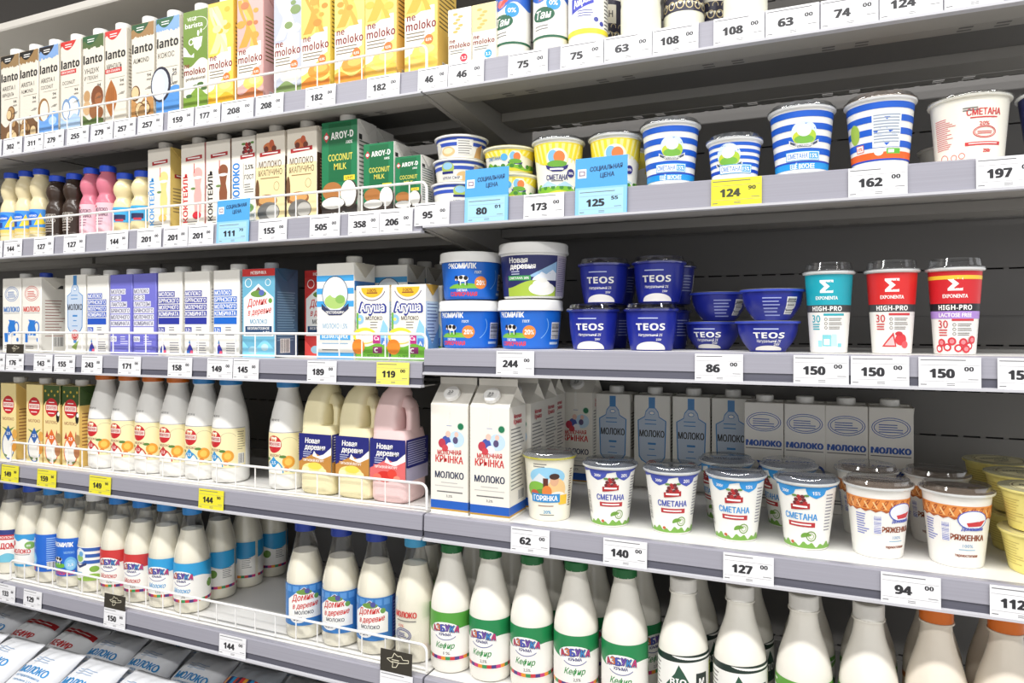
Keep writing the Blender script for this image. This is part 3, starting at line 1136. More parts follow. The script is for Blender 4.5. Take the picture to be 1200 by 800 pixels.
BUILD['kokt0'] = ('milkshake_carton', 'carton', cocktail((60, 150, 220), (240, 214, 140), (226, 190, 100), (226, 198, 116)), G2)
BUILD['kokt1'] = ('milkshake_carton', 'carton', cocktail((205, 46, 50), (240, 176, 170), (206, 46, 60), (226, 150, 150)), G2)
BUILD['kokt2'] = ('milkshake_carton', 'carton', cocktail((40, 36, 38), (140, 84, 56), (110, 66, 44), (150, 110, 84)), G2)


def berry(a, x, y, s=1.0):
    """red berry cluster over a ribbon, the emblem without its animal"""
    for i, (dx, dy) in enumerate(((-8, -3), (-3, -2), (3, -3), (8, -2), (-6, 3), (0, 4), (6, 3), (-2, 9), (4, 9))):
        a.ell(x + dx * s, y + dy * s, 3.4 * s, 3.2 * s, (176, 46, 48) if i % 2 else (112, 44, 48), 10)
    a.ell(x - 8 * s, y + 10 * s, 4.5 * s, 2 * s, (96, 140, 70), 8).ell(x + 10 * s, y + 11 * s, 4 * s, 2 * s, (96, 140, 70), 8)
    emblem(a, x, y - 11 * s, 30 * s)


@kind('moloko_v', 'milk_carton', 'carton', G2)
def _(o):
    a = Art()
    berry(a, 12, 150, 1.25)
    a.txt('МОЛОКО', -18, 84, 17, (30, 130, 215), w=84, b=.04, rot=90)
    a.txt('2,5%', 16, 116, 9, K, w=22, b=.02).txt('ГОСТ', 16, 96, 9, K, w=24, b=.01).lines(4, 28, 80, 4, 5, 1.8, GREY, 2).rect(1, 74, 1.7, 124, GREY).ell(14, 34, 14, 9, (120, 160, 90))
    carton(o, 62, 64, 178, (238, 233, 222), a, side_text(64, 178), (0, -14, 14, 15, (206, 202, 194)), flaps=(226, 220, 208))


@kind('cappu', 'milk_carton', 'carton', G2)
def _(o):
    a = Art().band(-36, 36, .5, 112, (240, 222, 170), 4)
    a.ell(-2, 150, 15, 9, (214, 122, 72)).ell(4, 156, 6, 8, (200, 96, 60)).ell(-10, 146, 6, 6, (120, 60, 44)).ell(10, 146, 6, 6, (120, 60, 44))
    emblem(a, 0, 136, 52)
    a.txt('МОЛОКО', 0, 116, 13, (84, 56, 36), w=56, b=.0).txt('&КАПУЧИНО', 0, 100, 12, (84, 56, 36), w=60, b=0)
    a.lines(-24, 28, 88, 1, 1, 2, (150, 120, 80), 2, .1).ring(16, 72, 7, 9, 1, (150, 120, 80))
    a.ell(-8, 44, 26, 13, (150, 96, 56)).ell(-8, 46, 22, 9, (214, 160, 96)).ell(-4, 22, 28, 20, (120, 118, 114)).ell(6, 22, 16, 14, (190, 188, 182)).ell(-32, 62, 5, 26, (110, 76, 50))
    s = Art().rect(-31, 1, 31, 130, (70, 48, 34)).txt('КАПУЧИНО', 8, 80, 8, (230, 200, 150), w=70, rot=90).lines(-22, -2, 118, 16, 6, 2, (170, 140, 110), 3)
    carton(o, 72, 64, 180, (238, 230, 214), a, s, (0, -14, 14, 15, (206, 202, 194)), flaps=(226, 220, 208))


def coconut(w, d, h, cap):
    def fn(o):
        k = h / 178
        kx = w / 80
        g = (28, 122, 78)
        a = Art().rect(-w / 2 + .5, .5, w / 2 - .5, h - .5, g).rect(-24 * kx, 66 * k, 26 * kx, h - 4, (20, 104, 62))
        a.poly([(-36 * kx, 150 * k), (-29 * kx, 160 * k), (-22 * kx, 150 * k), (-29 * kx, 140 * k)], (196, 50, 60)).ell(-29 * kx, 150 * k, 4 * kx, 4 * k, W_, 12)
        a.txt('AROY-D', 6 * kx, 152 * k, 13 * k, W_, w=50 * kx, b=.04, rot=2).txt('100%', 22 * kx, 138 * k, 6 * k, W_, w=14 * kx, sh=.2)
        a.txt('COCONUT', 2 * kx, 112 * k, 13 * k, (226, 214, 90), w=54 * kx, b=.01).txt('MILK', 2 * kx, 95 * k, 12 * k, (226, 214, 90), w=28 * kx, b=.01)
        a.rect(10 * kx, 68 * k, 34 * kx, 77 * k, (240, 214, 60)).txt('UHT', 22 * kx, 72.5 * k, 5 * k, (120, 80, 30), w=16 * kx)
        a.ell(-16 * kx, 50 * k, 22 * kx, 17 * k, (176, 116, 62)).band(-w / 2 + .5, w / 2 - .5, .5, lambda x: 24 * k, (52, 48, 46), 4)
        a.ell(22 * kx, 42 * k, 19 * kx, 27 * k, (70, 60, 54)).ell(20 * kx, 44 * k, 17 * kx, 24 * k, (242, 240, 234))
        a.ell(-14 * kx, 24 * k, 28 * kx, 16 * k, (62, 54, 50)).ell(-14 * kx, 28 * k, 25 * kx, 11 * k, (242, 240, 234))
        a.txt('АРОЙ', -4 * kx, 7 * k, 6 * k, (230, 230, 226), w=34 * kx)
        s = Art().lines(-d / 2 + 5, d / 2 - 5, h - 40 * k, 14, 7.5 * k, 2.6 * k, (90, 110, 96), 4).rect(-d / 2 + 4, h - 36 * k, -d / 2 + 14, h - 26 * k, (50, 50, 50))
        carton(o, w, d, h, (228, 226, 220), a, s, (4, -10, 15, 15, (228, 226, 220)) if cap else None, flaps=(218, 216, 210))
    return fn


GC = 'green coconut milk cartons'
BUILD['coco_l'] = ('coconut_milk_carton', 'carton', coconut(82, 62, 182, True), GC)
BUILD['coco_m'] = ('coconut_milk_carton', 'carton', coconut(66, 56, 132, False), GC)
BUILD['coco_s'] = ('coconut_milk_carton', 'carton', coconut(54, 48, 102, False), GC)


# ---- second shelf right: cups
def cheese(variant):
    def fn(o):
        a = Art()
        b = (44, 76, 176)
        for y0 in (26, 16):
            a.band(-150, 150, y0 + 5, y0 + 11, b if y0 > 20 else (52, 84, 184), 60)
        if variant == 0:
            a.rect(2, 6, 30, 32, (236, 234, 228)).lines(4, 28, 28, 6, 4, 1.3, GREY, 2, .2).ell(-16, 12, 14, 8, (226, 196, 140)).ell(-16, 13, 10, 5, (240, 226, 190)).ell(-40, 20, 9, 9, (226, 224, 214)).poly([(34, 2), (50, 2), (50, 26), (38, 18)], (204, 160, 104))
        else:
            a.ell(-14, 24, 12, 10, (176, 196, 90)).ell(-14, 27, 9, 6, (150, 200, 230)).rect(-26, 14, -4, 18, NAVY).ell(16, 10, 14, 8, (226, 190, 130)).rect(-30, 4, 12, 10, (240, 238, 230)).txt('КРЕМ СЫР', -9, 7, 4.5, (60, 70, 110), w=34).poly([(30, 4), (44, 4), (46, 26), (34, 30)], (190, 170, 150))
        cup(o, 40, 45, 40, (240, 238, 230), a, foil=(226, 220, 205), clear=False)
    return fn


GCH = 'striped cream cheese tubs in a stack'
BUILD['cheese0'] = ('cream_cheese_tub', 'tub', cheese(0), GCH)
BUILD['cheese1'] = ('cream_cheese_tub', 'tub', cheese(1), GCH)


def yellow_art(h, tall):
    a = Art()
    Y = (244, 222, 60)
    a.band(-150, 150, lambda x: h * (.62 + .06 * math.sin(x / 11)), h - 6, Y, 60)
    for k in range(9):
        x = -32 + 8 * k
        a.poly([(x - 1.2, h * .60), (x + 1.2, h * .60), (x * 1.25 + 2.6, h - 8), (x * 1.25 - 2.6, h - 8)], (250, 240, 150))
    q = .9 if tall else .62
    x0 = 0 if tall else 14
    cy = h * (.66 if tall else .56)
    a.ell(x0, cy + 2 * q, 19 * q, 17 * q, (250, 246, 220)).ell(x0 - 7 * q, cy + 4 * q, 9 * q, 12 * q, (130, 190, 226)).ell(x0 + 4 * q, cy + 3 * q, 10 * q, 11 * q, (230, 130, 70)).ell(x0, cy - 9 * q, 18 * q, 6 * q, (110, 170, 60))
    a.poly([(x0 - 21 * q, cy - 10 * q), (x0 - 10 * q, cy - 15 * q), (x0 + 10 * q, cy - 15 * q), (x0 + 21 * q, cy - 10 * q), (x0 + 19 * q, cy - 17 * q), (x0 + 8 * q, cy - 23 * q), (x0 - 8 * q, cy - 23 * q), (x0 - 19 * q, cy - 17 * q)], (48, 44, 120))
    a.lines(x0 - 13 * q, x0 + 13 * q, cy - 20 * q, 1, 1, 3 * q, W_, 2, .05)
    g0 = h * (.20 if tall else .3)
    a.band(-150, 150, 4, lambda x: g0 + 3 * math.sin(x / 7) + 2 * math.sin(x / 3.1), (128, 184, 52), 80)
    a.band(-150, 150, 4, lambda x: g0 * .55 + 2 * math.sin(x / 9 + 1), (214, 206, 60), 60)
    for k in range(16):
        a.ell(-112 + 15 * k, g0 * .9, 4, 3.4, (70, 134, 56), 10)
    if tall:
        a.txt('СМЕТАНА', 0, h * .35, 8.5, (44, 44, 110), w=38, b=.03).ell(24, h * .42, 7, 7, (50, 46, 122)).txt('20%', 24, h * .42, 4, W_, w=9).lines(-10, 12, h * .28, 1, 1, 1.6, GREY, 1)
        a.poly([(-34, g0), (-16, g0 + 9), (0, g0 + 1), (14, g0 + 8), (32, g0)], (176, 210, 226))
    else:
        a.txt('СМЕТАНА', -24, h * .56, 6, (90, 140, 190), w=26, b=.02).ell(-5, h * .58, 6, 6, (90, 176, 226))
    return a


@kind('yel_t', 'sour_cream_cup', 'cup', 'yellow topped sour cream cups')
def _(o):
    cup(o, 33, 41.5, 98, (244, 241, 228), yellow_art(96, True), clear=True, dome=5)


@kind('yel_s', 'sour_cream_tub', 'tub', 'yellow topped sour cream cups')
def _(o):
    cup(o, 38, 43, 46, (244, 241, 228), yellow_art(46, False), foil=(236, 226, 150), clear=False, rim=(240, 238, 214))


def stripe_cup(rb, rt, h, variant):
    def fn(o):
        a = Art()
        b = (28, 92, 200)
        R = (rb + rt) / 2
        n = 5
        top = h - 8
        st = (top - 16) / (n * 2 - 1)
        for k in range(n):
            y = top - st * (2 * k + 1)
            a.band(-R * 3.15, R * 3.15, y, y + st, b if k != n - 1 else (30, 70, 180), 64)
        if variant < 2:
            cy = h * .62
            x0 = 2 if variant == 0 else -10
            a.ell(x0, cy, 17, 17, (214, 232, 240)).ell(x0 - 8, cy - 6, 7, 8, (200, 210, 60)).ell(x0 + 9, cy - 5, 7, 9, (176, 206, 60)).ell(x0, cy - 9, 13, 6, (120, 180, 70))
            a.ell(x0, cy + 3, 9, 8, (240, 244, 246))
            a.poly([(x0 - 20, cy - 9), (x0 - 9, cy - 15), (x0 + 9, cy - 15), (x0 + 20, cy - 9), (x0 + 20, cy - 15), (x0 + 9, cy - 21), (x0 - 9, cy - 21), (x0 - 20, cy - 15)], (240, 240, 236))
            a.poly([(x0 - 18.5, cy - 10.6), (x0 - 8.6, cy - 16), (x0 + 8.6, cy - 16), (x0 + 18.5, cy - 10.6), (x0 + 18.5, cy - 14.2), (x0 + 8.6, cy - 19.8), (x0 - 8.6, cy - 19.8), (x0 - 18.5, cy - 14.2)], (70, 80, 100))
            a.txt('ПРОСТОКВАШИНО', x0, cy - 17.4, 3, W_, w=24)
            y = h * .305
            a.rect(-24, y - 6, 25, y + 7, (40, 160, 222)).rect(-23, y - 5, 24, y + 6, W_).txt('СМЕТАНА', -7, y + .5, 7, (34, 120, 200), w=29, b=.01).rect(9, y - 4, 23, y + 5, (40, 160, 222)).txt('15%', 16, y + .5, 6, W_, w=11, b=.02)
            if h > 80:
                a.band(-R * 3.15, R * 3.15, h * .13, h * .215, (34, 150, 222), 64).txt('ЕЩЁ ВКУСНЕЕ', 0, h * .17, 6.5, W_, w=36, b=.02)
        else:
            a.rect(-10, h * .33, 26, h * .78, (224, 230, 236)).lines(-8, 25, h * .74, 10, 4, 1.6, (150, 160, 175), 3, .1)
            a.band(-R * 3.15, R * 3.15, h * .18, h * .27, (234, 100, 40), 64).ell(-2, h * .27, 6, 5, (236, 240, 230)).rect(8, h * .24, 27, h * .31, (96, 180, 60)).rect(10, h * .255, 18, h * .295, W_)
            a.ell(-36, h * .55, 9, 14, (160, 190, 70)).rect(-34, h * .29, -22, h * .39, (226, 90, 40)).rect(-33, h * .3, -23, h * .38, W_).txt('10%', -28, h * .34, 5, (226, 90, 40), w=8)
        cup(o, rb, rt, h, (242, 241, 236), a, foil=(206, 214, 222) if variant < 2 else (222, 180, 140), dome=7)
    return fn


GS = 'blue and white striped sour cream cups'
BUILD['str_t'] = ('striped_sour_cream_cup', 'cup', stripe_cup(34.5, 43.5, 103, 0), GS)
BUILD['str_b'] = ('striped_sour_cream_cup', 'cup', stripe_cup(34.5, 43.5, 103, 2), GS)
BUILD['str_s'] = ('striped_sour_cream_cup', 'cup', stripe_cup(32, 38, 68, 1), GS)


@kind('big_white', 'sour_cream_cup', 'cup', 'plain white sour cream cups')
def _(o):
    r = (206, 60, 62)
    a = Art().txt('СМЕТАНА', 16, 68, 8.5, r, w=40, b=.028).lines(0, 32, 60, 1, 1, 1.6, r, 1, .1).txt('20%', 16, 53, 5, r, w=12)
    a.ring(17, 42, 14, 8, 1, r).ring(17, 42, 12, 6.4, .6, r).lines(8, 26, 42, 2, 2.4, 1, r, 3, .1).rect(-6, 25, 38, 29.5, r).lines(-2, 34, 27, 1, 1, 1, W_, 1, .05).txt('250г', 20, 18, 4.5, r, w=10, b=.03)
    a.lines(-46, -16, 64, 16, 2.6, 1, (214, 110, 108), 6, .5).ring(-34, 12, 6, 6, .8, r).ring(-20, 12, 4, 4, .8, r).ring(-10, 13, 4, 4, .8, r).lines(-8, 10, 73, 2, 3, 1.4, (110, 110, 112), 4)
    cup(o, 39, 46, 92, (243, 240, 226), a, rim=(238, 235, 222), foil=(236, 232, 220), dome=4)


@kind('small_white', 'sour_cream_cup', 'cup', 'plain white sour cream cups')
def _(o):
    a = Art().txt('СМЕТАНА', -6, 36, 8, (206, 50, 56), w=40, b=.045).lines(-24, 16, 30, 1, 1, 1.4, (206, 60, 62), 1)
    cup(o, 34, 40, 54, (238, 235, 222), a, rim=(226, 224, 214), foil=(226, 224, 216), clear=False)


@kind('navy_cup', 'yoghurt_cup', 'cup')
def _(o):
    a = Art().txt('Но', -20, 70, 12, W_, w=22, b=.04).txt('де', -20, 56, 12, W_, w=18, b=.04)
    cup(o, 34, 45, 92, (34, 38, 88), a, dome=6)


# ---- middle shelf left: cartons
G3 = 'one litre milk cartons on the middle shelf'


def jugc(c1, capc, pc):
    def fn(o):
        a = Art()
        for q in (0, 4):
            a.ring(0, 140, 26 - q, 18 - q, 1.2, c1)
        a.lines(-15, 15, 144, 4, 4, 1.6, c1, 2, .2)
        a.txt('МОЛОКО', 0, 103, 12, c1, w=60, b=.05).rect(-29, 93, 29, 94.2, (150, 150, 150))
        b = (40, 120, 205)
        a.poly([(-12, 40), (-14, 60), (-8, 72), (-12, 78), (14, 76), (10, 68), (16, 52), (15, 40)], b).ring(18, 60, 10, 14, 3.5, b).poly([(-26, 24), (-28, 46), (-14, 46), (-14, 24)], b).txt(pc, -2, 44, 9, W_, w=18, b=.02).ell(22, 30, 4, 5, b)
        a.lines(-28, 28, 14, 2, 5, 2, GREY, 2)
        s = Art().lines(-26, 28, 122, 13, 7, 1.8, (160, 110, 100), 5).bars(-6, 14, 18, 36).rect(4, 152, 18, 160, (60, 60, 60))
        carton(o, 70, 70, 178, (238, 235, 227), a, s, (0, 0, 14, 13, capc), flaps=(226, 222, 212))
    return fn


BUILD['jug_blue'] = ('milk_carton', 'carton', jugc((60, 120, 190), CAPW, '2,5'), G3)
BUILD['jug_red'] = ('milk_carton', 'carton', jugc((206, 74, 66), (36, 74, 190), '3,2'), G3)


def bottle_pic(a, y0=0, wide=1.0, m='МОЛОКО'):
    b, lb = (64, 136, 200), (194, 208, 226)
    o1 = [(-6, 178), (6, 178), (6, 158), (12, 150), (14, 140), (27, 132), (27, 126), (25, 60), (20, 52), (10, 46), (-10, 46), (-20, 52), (-25, 60), (-27, 126), (-27, 132), (-14, 140), (-12, 150), (-6, 158)]
    a.poly([(x * wide, y + y0) for x, y in o1], b)
    a.poly([(x * wide * .92, 46 + (y - 46) * .965 + 2 + y0) for x, y in o1 if y < 160], lb)
    a.rect(-6 * wide, 160 + y0, 6 * wide, 178 + y0, b)
    a.ell(0, 147 + y0, 6, 4, b).ell(0, 147 + y0, 4.6, 2.8, W_).lines(-14, 14, 132 + y0, 2, 8, 1.8, b, 2, .2)
    a.txt(m, 0, 106 + y0, 13, (40, 40, 46), w=50, b=.03).rect(-8, 84 + y0, 8, 88 + y0, b).lines(-6, 6, 74 + y0, 1, 1, 2, b, 1).lines(-10, 10, 62 + y0, 1, 1, 1.6, b, 1)
    a.rect(-5, 24 + y0, 5, 46 + y0, b).ell(0, 42 + y0, 12, 12, (196, 60, 60)).ring(0, 42 + y0, 10, 10, 1, W_).txt('2,5', 0, 42 + y0, 6, W_, w=12)


@kind('botpic', 'milk_carton', 'carton', G3)
def _(o):
    a = Art()
    bottle_pic(a)
    a.poly([(-12, 14), (4, 8), (12, 30)], (150, 176, 90))
    carton(o, 70, 70, 180, (240, 238, 230), a, side_text(70, 180), (0, -2, 16, 16, CAPW), flaps=(228, 225, 215))


def bryansk(bodyc, barc, txtc, words, dark):
    def fn(o):
        h = 176
        a = Art()
        y = 138 if not dark else 130
        for k, wd in enumerate(words):
            wdt = 20 + len(wd) * 4.6
            a.rect(-33, y - 14 * k - 6, -33 + wdt, y - 14 * k + 6, barc).txt(wd, -31, y - 14 * k, 8.6, txtc, w=wdt - 4, b=.026, al='l')
        yb = y - 14 * len(words)
        a.rect(-33, yb - 8, 28, yb + 6, barc).rect(-33, yb - 26, -14, yb - 14, barc).txt('3,2%', -24, yb - 20, 7, txtc, w=15, b=.03)
        a.lines(-2, 22, yb - 16, 4, 5, 2, (130, 130, 140) if dark else (215, 215, 240), 2)
        if dark:
            a.poly([(-20, 34), (-23, 26), (-17, 26)], (60, 130, 190)).poly([(-27, 14), (-29, 2), (-9, 2), (-11, 14), (-19, 27)], (92, 60, 140)).ell(-19, 15, 7, 6, (60, 70, 180), 8).ell(-14, 8, 4, 4, (230, 90, 120), 8).ell(-24, 8, 4, 4, (50, 110, 190), 8)
            a.lines(0, 28, 26, 5, 5, 2, (140, 140, 150), 4)
        else:
            a.lines(-28, 26, 20, 3, 6, 2.4, (150, 150, 226), 4)
        carton(o, 70, 70, h, bodyc, a, side_text(70, h, (150, 150, 170)), (0, 0, 17, 14, CAPW), flaps=tuple(int(v * .95) for v in bodyc))
    return fn


W4 = ('МОЛОКО', 'БРЯНСКОГО', 'МОЛОЧНОГО', 'КОМБИНАТА')
WB = ('МОЛОКО', 'БЕЗ', 'ЛАКТОЗЫ', 'БРЯНСКОГО', 'МОЛОЧНОГО', 'КОМБИНАТА')
BUILD['br_b'] = ('milk_carton', 'carton', bryansk((240, 238, 231), (36, 84, 190), W_, W4, True), G3)
BUILD['br_v'] = ('milk_carton', 'carton', bryansk((116, 116, 206), (236, 236, 244), (90, 90, 120), WB, False), G3)
BUILD['br_d'] = ('milk_carton', 'carton', bryansk((240, 238, 231), (44, 56, 160), W_, W4, True), G3)
BUILD['br_s'] = ('milk_carton', 'carton', bryansk((240, 238, 231), (30, 106, 206), W_, W4, True), G3)


def house_script(a, x, y, s, c=(206, 50, 48)):
    a.txt('Домик', x - 2 * s, y + 9 * s, 13 * s, c, w=44 * s, b=.02, sh=.25, rot=6).txt('в деревне', x + 3 * s, y - 7 * s, 11 * s, c, w=52 * s, b=.015, sh=.25, rot=6)


def domik(bodyc, topc, sidec):
    def fn(o):
        w, d, h = 84, 66, 176
        a = Art().rect(-41.5, .5, 41.5, h - .5, bodyc).rect(-41.5, h - 15, 41.5, h - .5, topc).txt('НОВИНКА', 0, h - 8, 6.5, W_, w=40, b=.02)
        a.ring(-26, 148, 9, 9, 1.5, W_).ring(24, 148, 7, 7, 1.2, W_)
        a.poly([(-38, 42), (-38, 118), (0, 146), (38, 118), (38, 42)], W_).poly([(-16, 124), (0, 140), (16, 124)], (120, 80, 90)).ell(0, 126, 20, 7, (110, 150, 70)).ell(8, 128, 7, 6, (90, 110, 180))
        house_script(a, 0, 100, 1.15)
        a.txt('МОЛОКО', 0, 71, 9, (60, 140, 180) if bodyc[2] > 150 else K, w=44, b=.02).rect(-34, 44, 34, 62, (38, 70, 110)).txt('БЕЗЛАКТОЗНОЕ', 0, 57.5, 5, W_, w=56).txt('1,8%', 20, 49, 6, W_, w=18, b=.03)
        a.ell(30, 112, 5, 5, (110, 160, 70)).band(-41, 41, .5, lambda x: 24 + 10 * math.sin(x / 10), tuple(min(255, int(v * 1.1) + 20) for v in bodyc), 20).ell(-14, 14, 12, 8, (170, 215, 235)).ell(16, 20, 9, 7, (200, 228, 240))
        s = Art().rect(-32.5, .5, 32.5, h - .5, sidec).lines(-27, 27, 128, 20, 5, 1.8, (120, 150, 175), 3, .2).bars(-18, 10, 8, 36)
        carton(o, w, d, h, sidec, a, s, (0, 4, 14, 14, (196, 200, 204)), flaps=tuple(int(v * .9) for v in sidec))
    return fn


BUILD['domik_b'] = ('milk_carton', 'carton', domik((110, 178, 206), (206, 54, 52), (62, 96, 126)), G3)
BUILD['domik_r'] = ('milk_carton', 'carton', domik((206, 62, 58), (200, 50, 48), (176, 50, 50)), G3)


@kind('prost', 'milk_carton', 'carton', G3)
def _(o):
    w, d, h = 86, 68, 180
    b = (70, 164, 224)
    a = Art()
    for y in (146, 122, 98):
        a.rect(-42.5, y, 42.5, y + 11, b)
    a.rect(-42.5, .5, 42.5, 12, b)
    a.ell(0, 122, 30, 34, (70, 80, 110)).ell(0, 122, 28.5, 32.5, (232, 240, 244)).ell(0, 108, 24, 14, (176, 208, 120)).ell(0, 128, 13, 13, (246, 248, 248)).ell(12, 112, 11, 8, (140, 186, 96))
    a.poly([(-31, 104), (-14, 92), (14, 92), (31, 104), (31, 94), (14, 82), (-14, 82), (-31, 94)], (56, 62, 96)).txt('ПРОСТОКВАШИНО', 0, 87.5, 5, W_, w=42, b=.02)
    a.txt('МОЛОКО 1,5%', 0, 62, 9, (110, 170, 210), w=56, b=.0).rect(-35, 36, 35, 50, b).txt('БЕЗЛАКТОЗНОЕ', 0, 43, 8, W_, w=60, b=.02).lines(-30, 30, 28, 1, 1, 2, (150, 180, 205), 1, .05).lines(-30, 30, 16, 1, 1, 2, GREY, 2)
    s = Art().rect(-33, 128, 33, 146, (50, 110, 176)).lines(-28, 28, 116, 12, 7, 2, GREY, 4)
    carton(o, w, d, h, (240, 238, 231), a, s, (16, 4, 15, 15, (214, 211, 203)), flaps=(196, 190, 176))


@kind('agusha', 'baby_milk_carton', 'carton', 'small baby milk cartons')
def _(o):
    w, d, h = 72, 48, 136
    a = Art().ell(0, 132, 24, 18, (240, 190, 50), 20, 180, 360).txt('100%', 0, 127, 6, (130, 70, 40), w=20, b=.02).lines(-12, 12, 121, 1, 1, 2.4, (150, 90, 50), 1, .05).ring(0, 134, 30, 26, 1.4, (70, 60, 130), a0=200, a1=340)
    for dx, dy, c in ((-1, 0, (44, 60, 150)), (1, 0, (44, 60, 150)), (0, -1, (44, 60, 150)), (0, 1.2, (44, 60, 150))):
        a.txt('Агуша', dx * 1.6, 96 + dy * 1.6, 17.5, c, w=59, b=.05)
    a.txt('Агуша', 0, 96, 15, W_, w=54, b=.035)
    a.txt('МОЛОКО', 4, 76, 7, (60, 50, 60), w=36, b=.02).lines(-4, 14, 68, 3, 5, 1.6, GREY, 3)
    a.ell(-27, 74, 9, 9, (150, 200, 235)).ell(-27, 74, 3, 3, (250, 230, 120)).rect(-34, 56, -30, 86, (110, 176, 70))
    a.poly([(10, 30), (24, 74), (34, 60), (34, 30)], (150, 206, 236)).ell(-16, 44, 26, 15, (246, 222, 70)).ell(-14, 42, 22, 11, (250, 248, 236))
    a.rect(2, 30, 18, 50, (200, 60, 140)).txt('Ca', 10, 40, 8, W_, w=11, b=.02).rect(20, 22, 33, 40, (90, 140, 220)).txt('A', 26, 31, 8, W_, w=8, b=.02)
    a.band(-35.5, 35.5, .5, lambda x: 27 + 3 * math.sin(x / 8), (110, 176, 56), 16).ell(-30, 24, 14, 14, (240, 140, 50)).rect(2, 12, 22, 24, (140, 50, 110)).txt('C', 9, 18, 8, W_, w=8, b=.03).txt('Ca ДЕТСКОЕ', -2, 7, 5, (40, 90, 40), w=36, b=.02)
    s = Art().rect(-23, 6, 23, 106, (206, 224, 240)).lines(-18, 20, 100, 13, 6, 2, (100, 120, 160), 4).poly([(-23, 60), (0, 30), (23, 60), (23, 6), (-23, 6)], (120, 176, 226))
    carton(o, w, d, h, (246, 242, 228), a, s, None, flaps=(206, 160, 60))


# ---- middle shelf right: tubs and cups
def cow(a, x, y, s=1.0):
    k = (34, 30, 32)
    a.ell(x, y, 11 * s, 6 * s, (244, 242, 236), 14).ell(x - 3 * s, y + 2 * s, 4 * s, 3.5 * s, k, 10).ell(x + 6 * s, y + 1 * s, 4 * s, 4 * s, k, 10).ell(x - 12 * s, y + 1 * s, 4 * s, 4.5 * s, k, 10).ell(x - 13 * s, y - 2 * s, 2 * s, 2 * s, (240, 200, 190), 8)
    for dx in (-7, -4, 5, 8):
        a.rect(x + (dx - .9) * s, y - 12 * s, x + (dx + .9) * s, y - 4 * s, k if dx in (-7, 8) else (236, 232, 226))


@kind('ekomilk', 'sour_cream_tub', 'tub', 'blue sour cream tubs with white lids')
def _(o):
    h = 84
    b = (26, 104, 204)
    a = Art().band(-152, 152, 4, 64, b, 60)
    for x0 in (-6,):
        a.txt('ЭКОМИЛК', x0 - 8, 58, 9, W_, w=52, b=.05).ell(x0, 20, 33, 8, (110, 180, 60), 20, 0, 180).band(x0 - 34, x0 + 22, 19, lambda x: 24 + 2 * math.sin(x / 5), (130, 190, 70), 20)
        cow(a, x0 - 6, 36, .95)
        a.ell(x0 + 26, 29, 11, 11, (240, 140, 60)).txt('20%', x0 + 26, 29, 8, W_, w=16, b=.03).rect(x0 + 14, 44, x0 + 28, 50, (60, 120, 200)).txt('ГОСТ', x0 + 21, 47, 4, W_, w=11)
        a.ring(x0 + 2, 40, 58, 34, .9, (150, 200, 240), 20, -40, 20)
        a.txt('СМЕТАНА', x0 - 8, 16, 4, W_, w=20).txt('СЛИВОЧНАЯ', x0 - 6, 9.5, 7, (226, 60, 60), w=52, b=.05)
    a.bars(62, 18, 84, 44, K, True).lines(92, 124, 56, 12, 3.6, 1.4, (170, 200, 235), 3)
    a.rect(58, 8, 82, 12, (200, 220, 240))
    bucket(o, 48, 53, h, b, a)


@kind('village_tub', 'sour_cream_tub', 'tub')
def _(o):
    a = Art().band(-160, 160, 4, 72, (40, 44, 100), 60)
    a.txt('Новая', -22, 64, 9, W_, w=34, b=.04).txt('деревня', -15, 54, 9, W_, w=46, b=.04).lines(-36, -10, 44, 2, 4, 1.4, (200, 205, 225), 2)
    a.poly([(-6, 36), (46, 62), (46, 34)], (150, 190, 226)).poly([(4, 34), (18, 44), (26, 40), (38, 48), (46, 42), (46, 30), (2, 30)], (232, 238, 246)).band(-46, 46, 4, lambda x: 24 + 6 * math.sin((x + 20) / 16), (170, 196, 70), 24).rect(-44, 30, 0, 38, (60, 150, 80)).txt('СМЕТАНА 20%', -22, 34, 4, W_, w=38)
    a.ell(20, 16, 24, 11, (244, 243, 236)).ell(18, 24, 15, 7, (250, 249, 244)).ell(20, 30, 8, 4, (236, 236, 228))
    a.band(47, 110, 4, 72, (196, 190, 206), 14).lines(50, 76, 66, 18, 3.2, 1.2, (120, 110, 150), 3, .1)
    bucket(o, 51, 57, 95, (240, 240, 236), a, turn=0.0)


def teos_art(h, w, big):
    a = Art().lines(-18, 12, h * .76, 1, 1, 1.6, (190, 200, 235), 2, .05).txt('TEOS', 0, h * .57, 10.5 if big else 8.5, W_, w=w, b=.045)
    a.txt('Натуральный 2%', 0, h * .38, 4.2, W_, w=w * .84, b=.0, sh=.2).txt('250г', w * .3, h * .27, 3.4, W_, w=9, b=.01)
    if big:
        a.ell(0, 2, 26, h * .19, (238, 234, 226), 22, 0, 180)
    else:
        a.ell(0, 3, 24, h * .16, (238, 234, 226), 22, 0, 180)
    a.lines(58, 82, h * .72, 6, 5, 1.6, (160, 170, 220), 3).bars(88, 10, 100, h * .75, K, True)
    a.lines(-100, -70, h * .7, 7, 4.4, 1.4, (150, 160, 215), 5)
    return a


@kind('teos', 'yoghurt_cup', 'cup', 'round dark blue yoghurt cups')
def _(o):
    cup(o, 33, 40, 66, (30, 42, 146), teos_art(66, 44, True), rim=(36, 48, 150), foil=(60, 70, 150), clear=True, dome=8, bulge=1.5)


@kind('teos_bowl', 'yoghurt_bowl', 'cup', 'shallow dark blue yoghurt bowls')
def _(o):
    cup(o, 26, 43, 46, (30, 40, 140), teos_art(44, 38, False), rim=(60, 80, 190), foil=(214, 216, 222), clear=False, bulge=4.5)


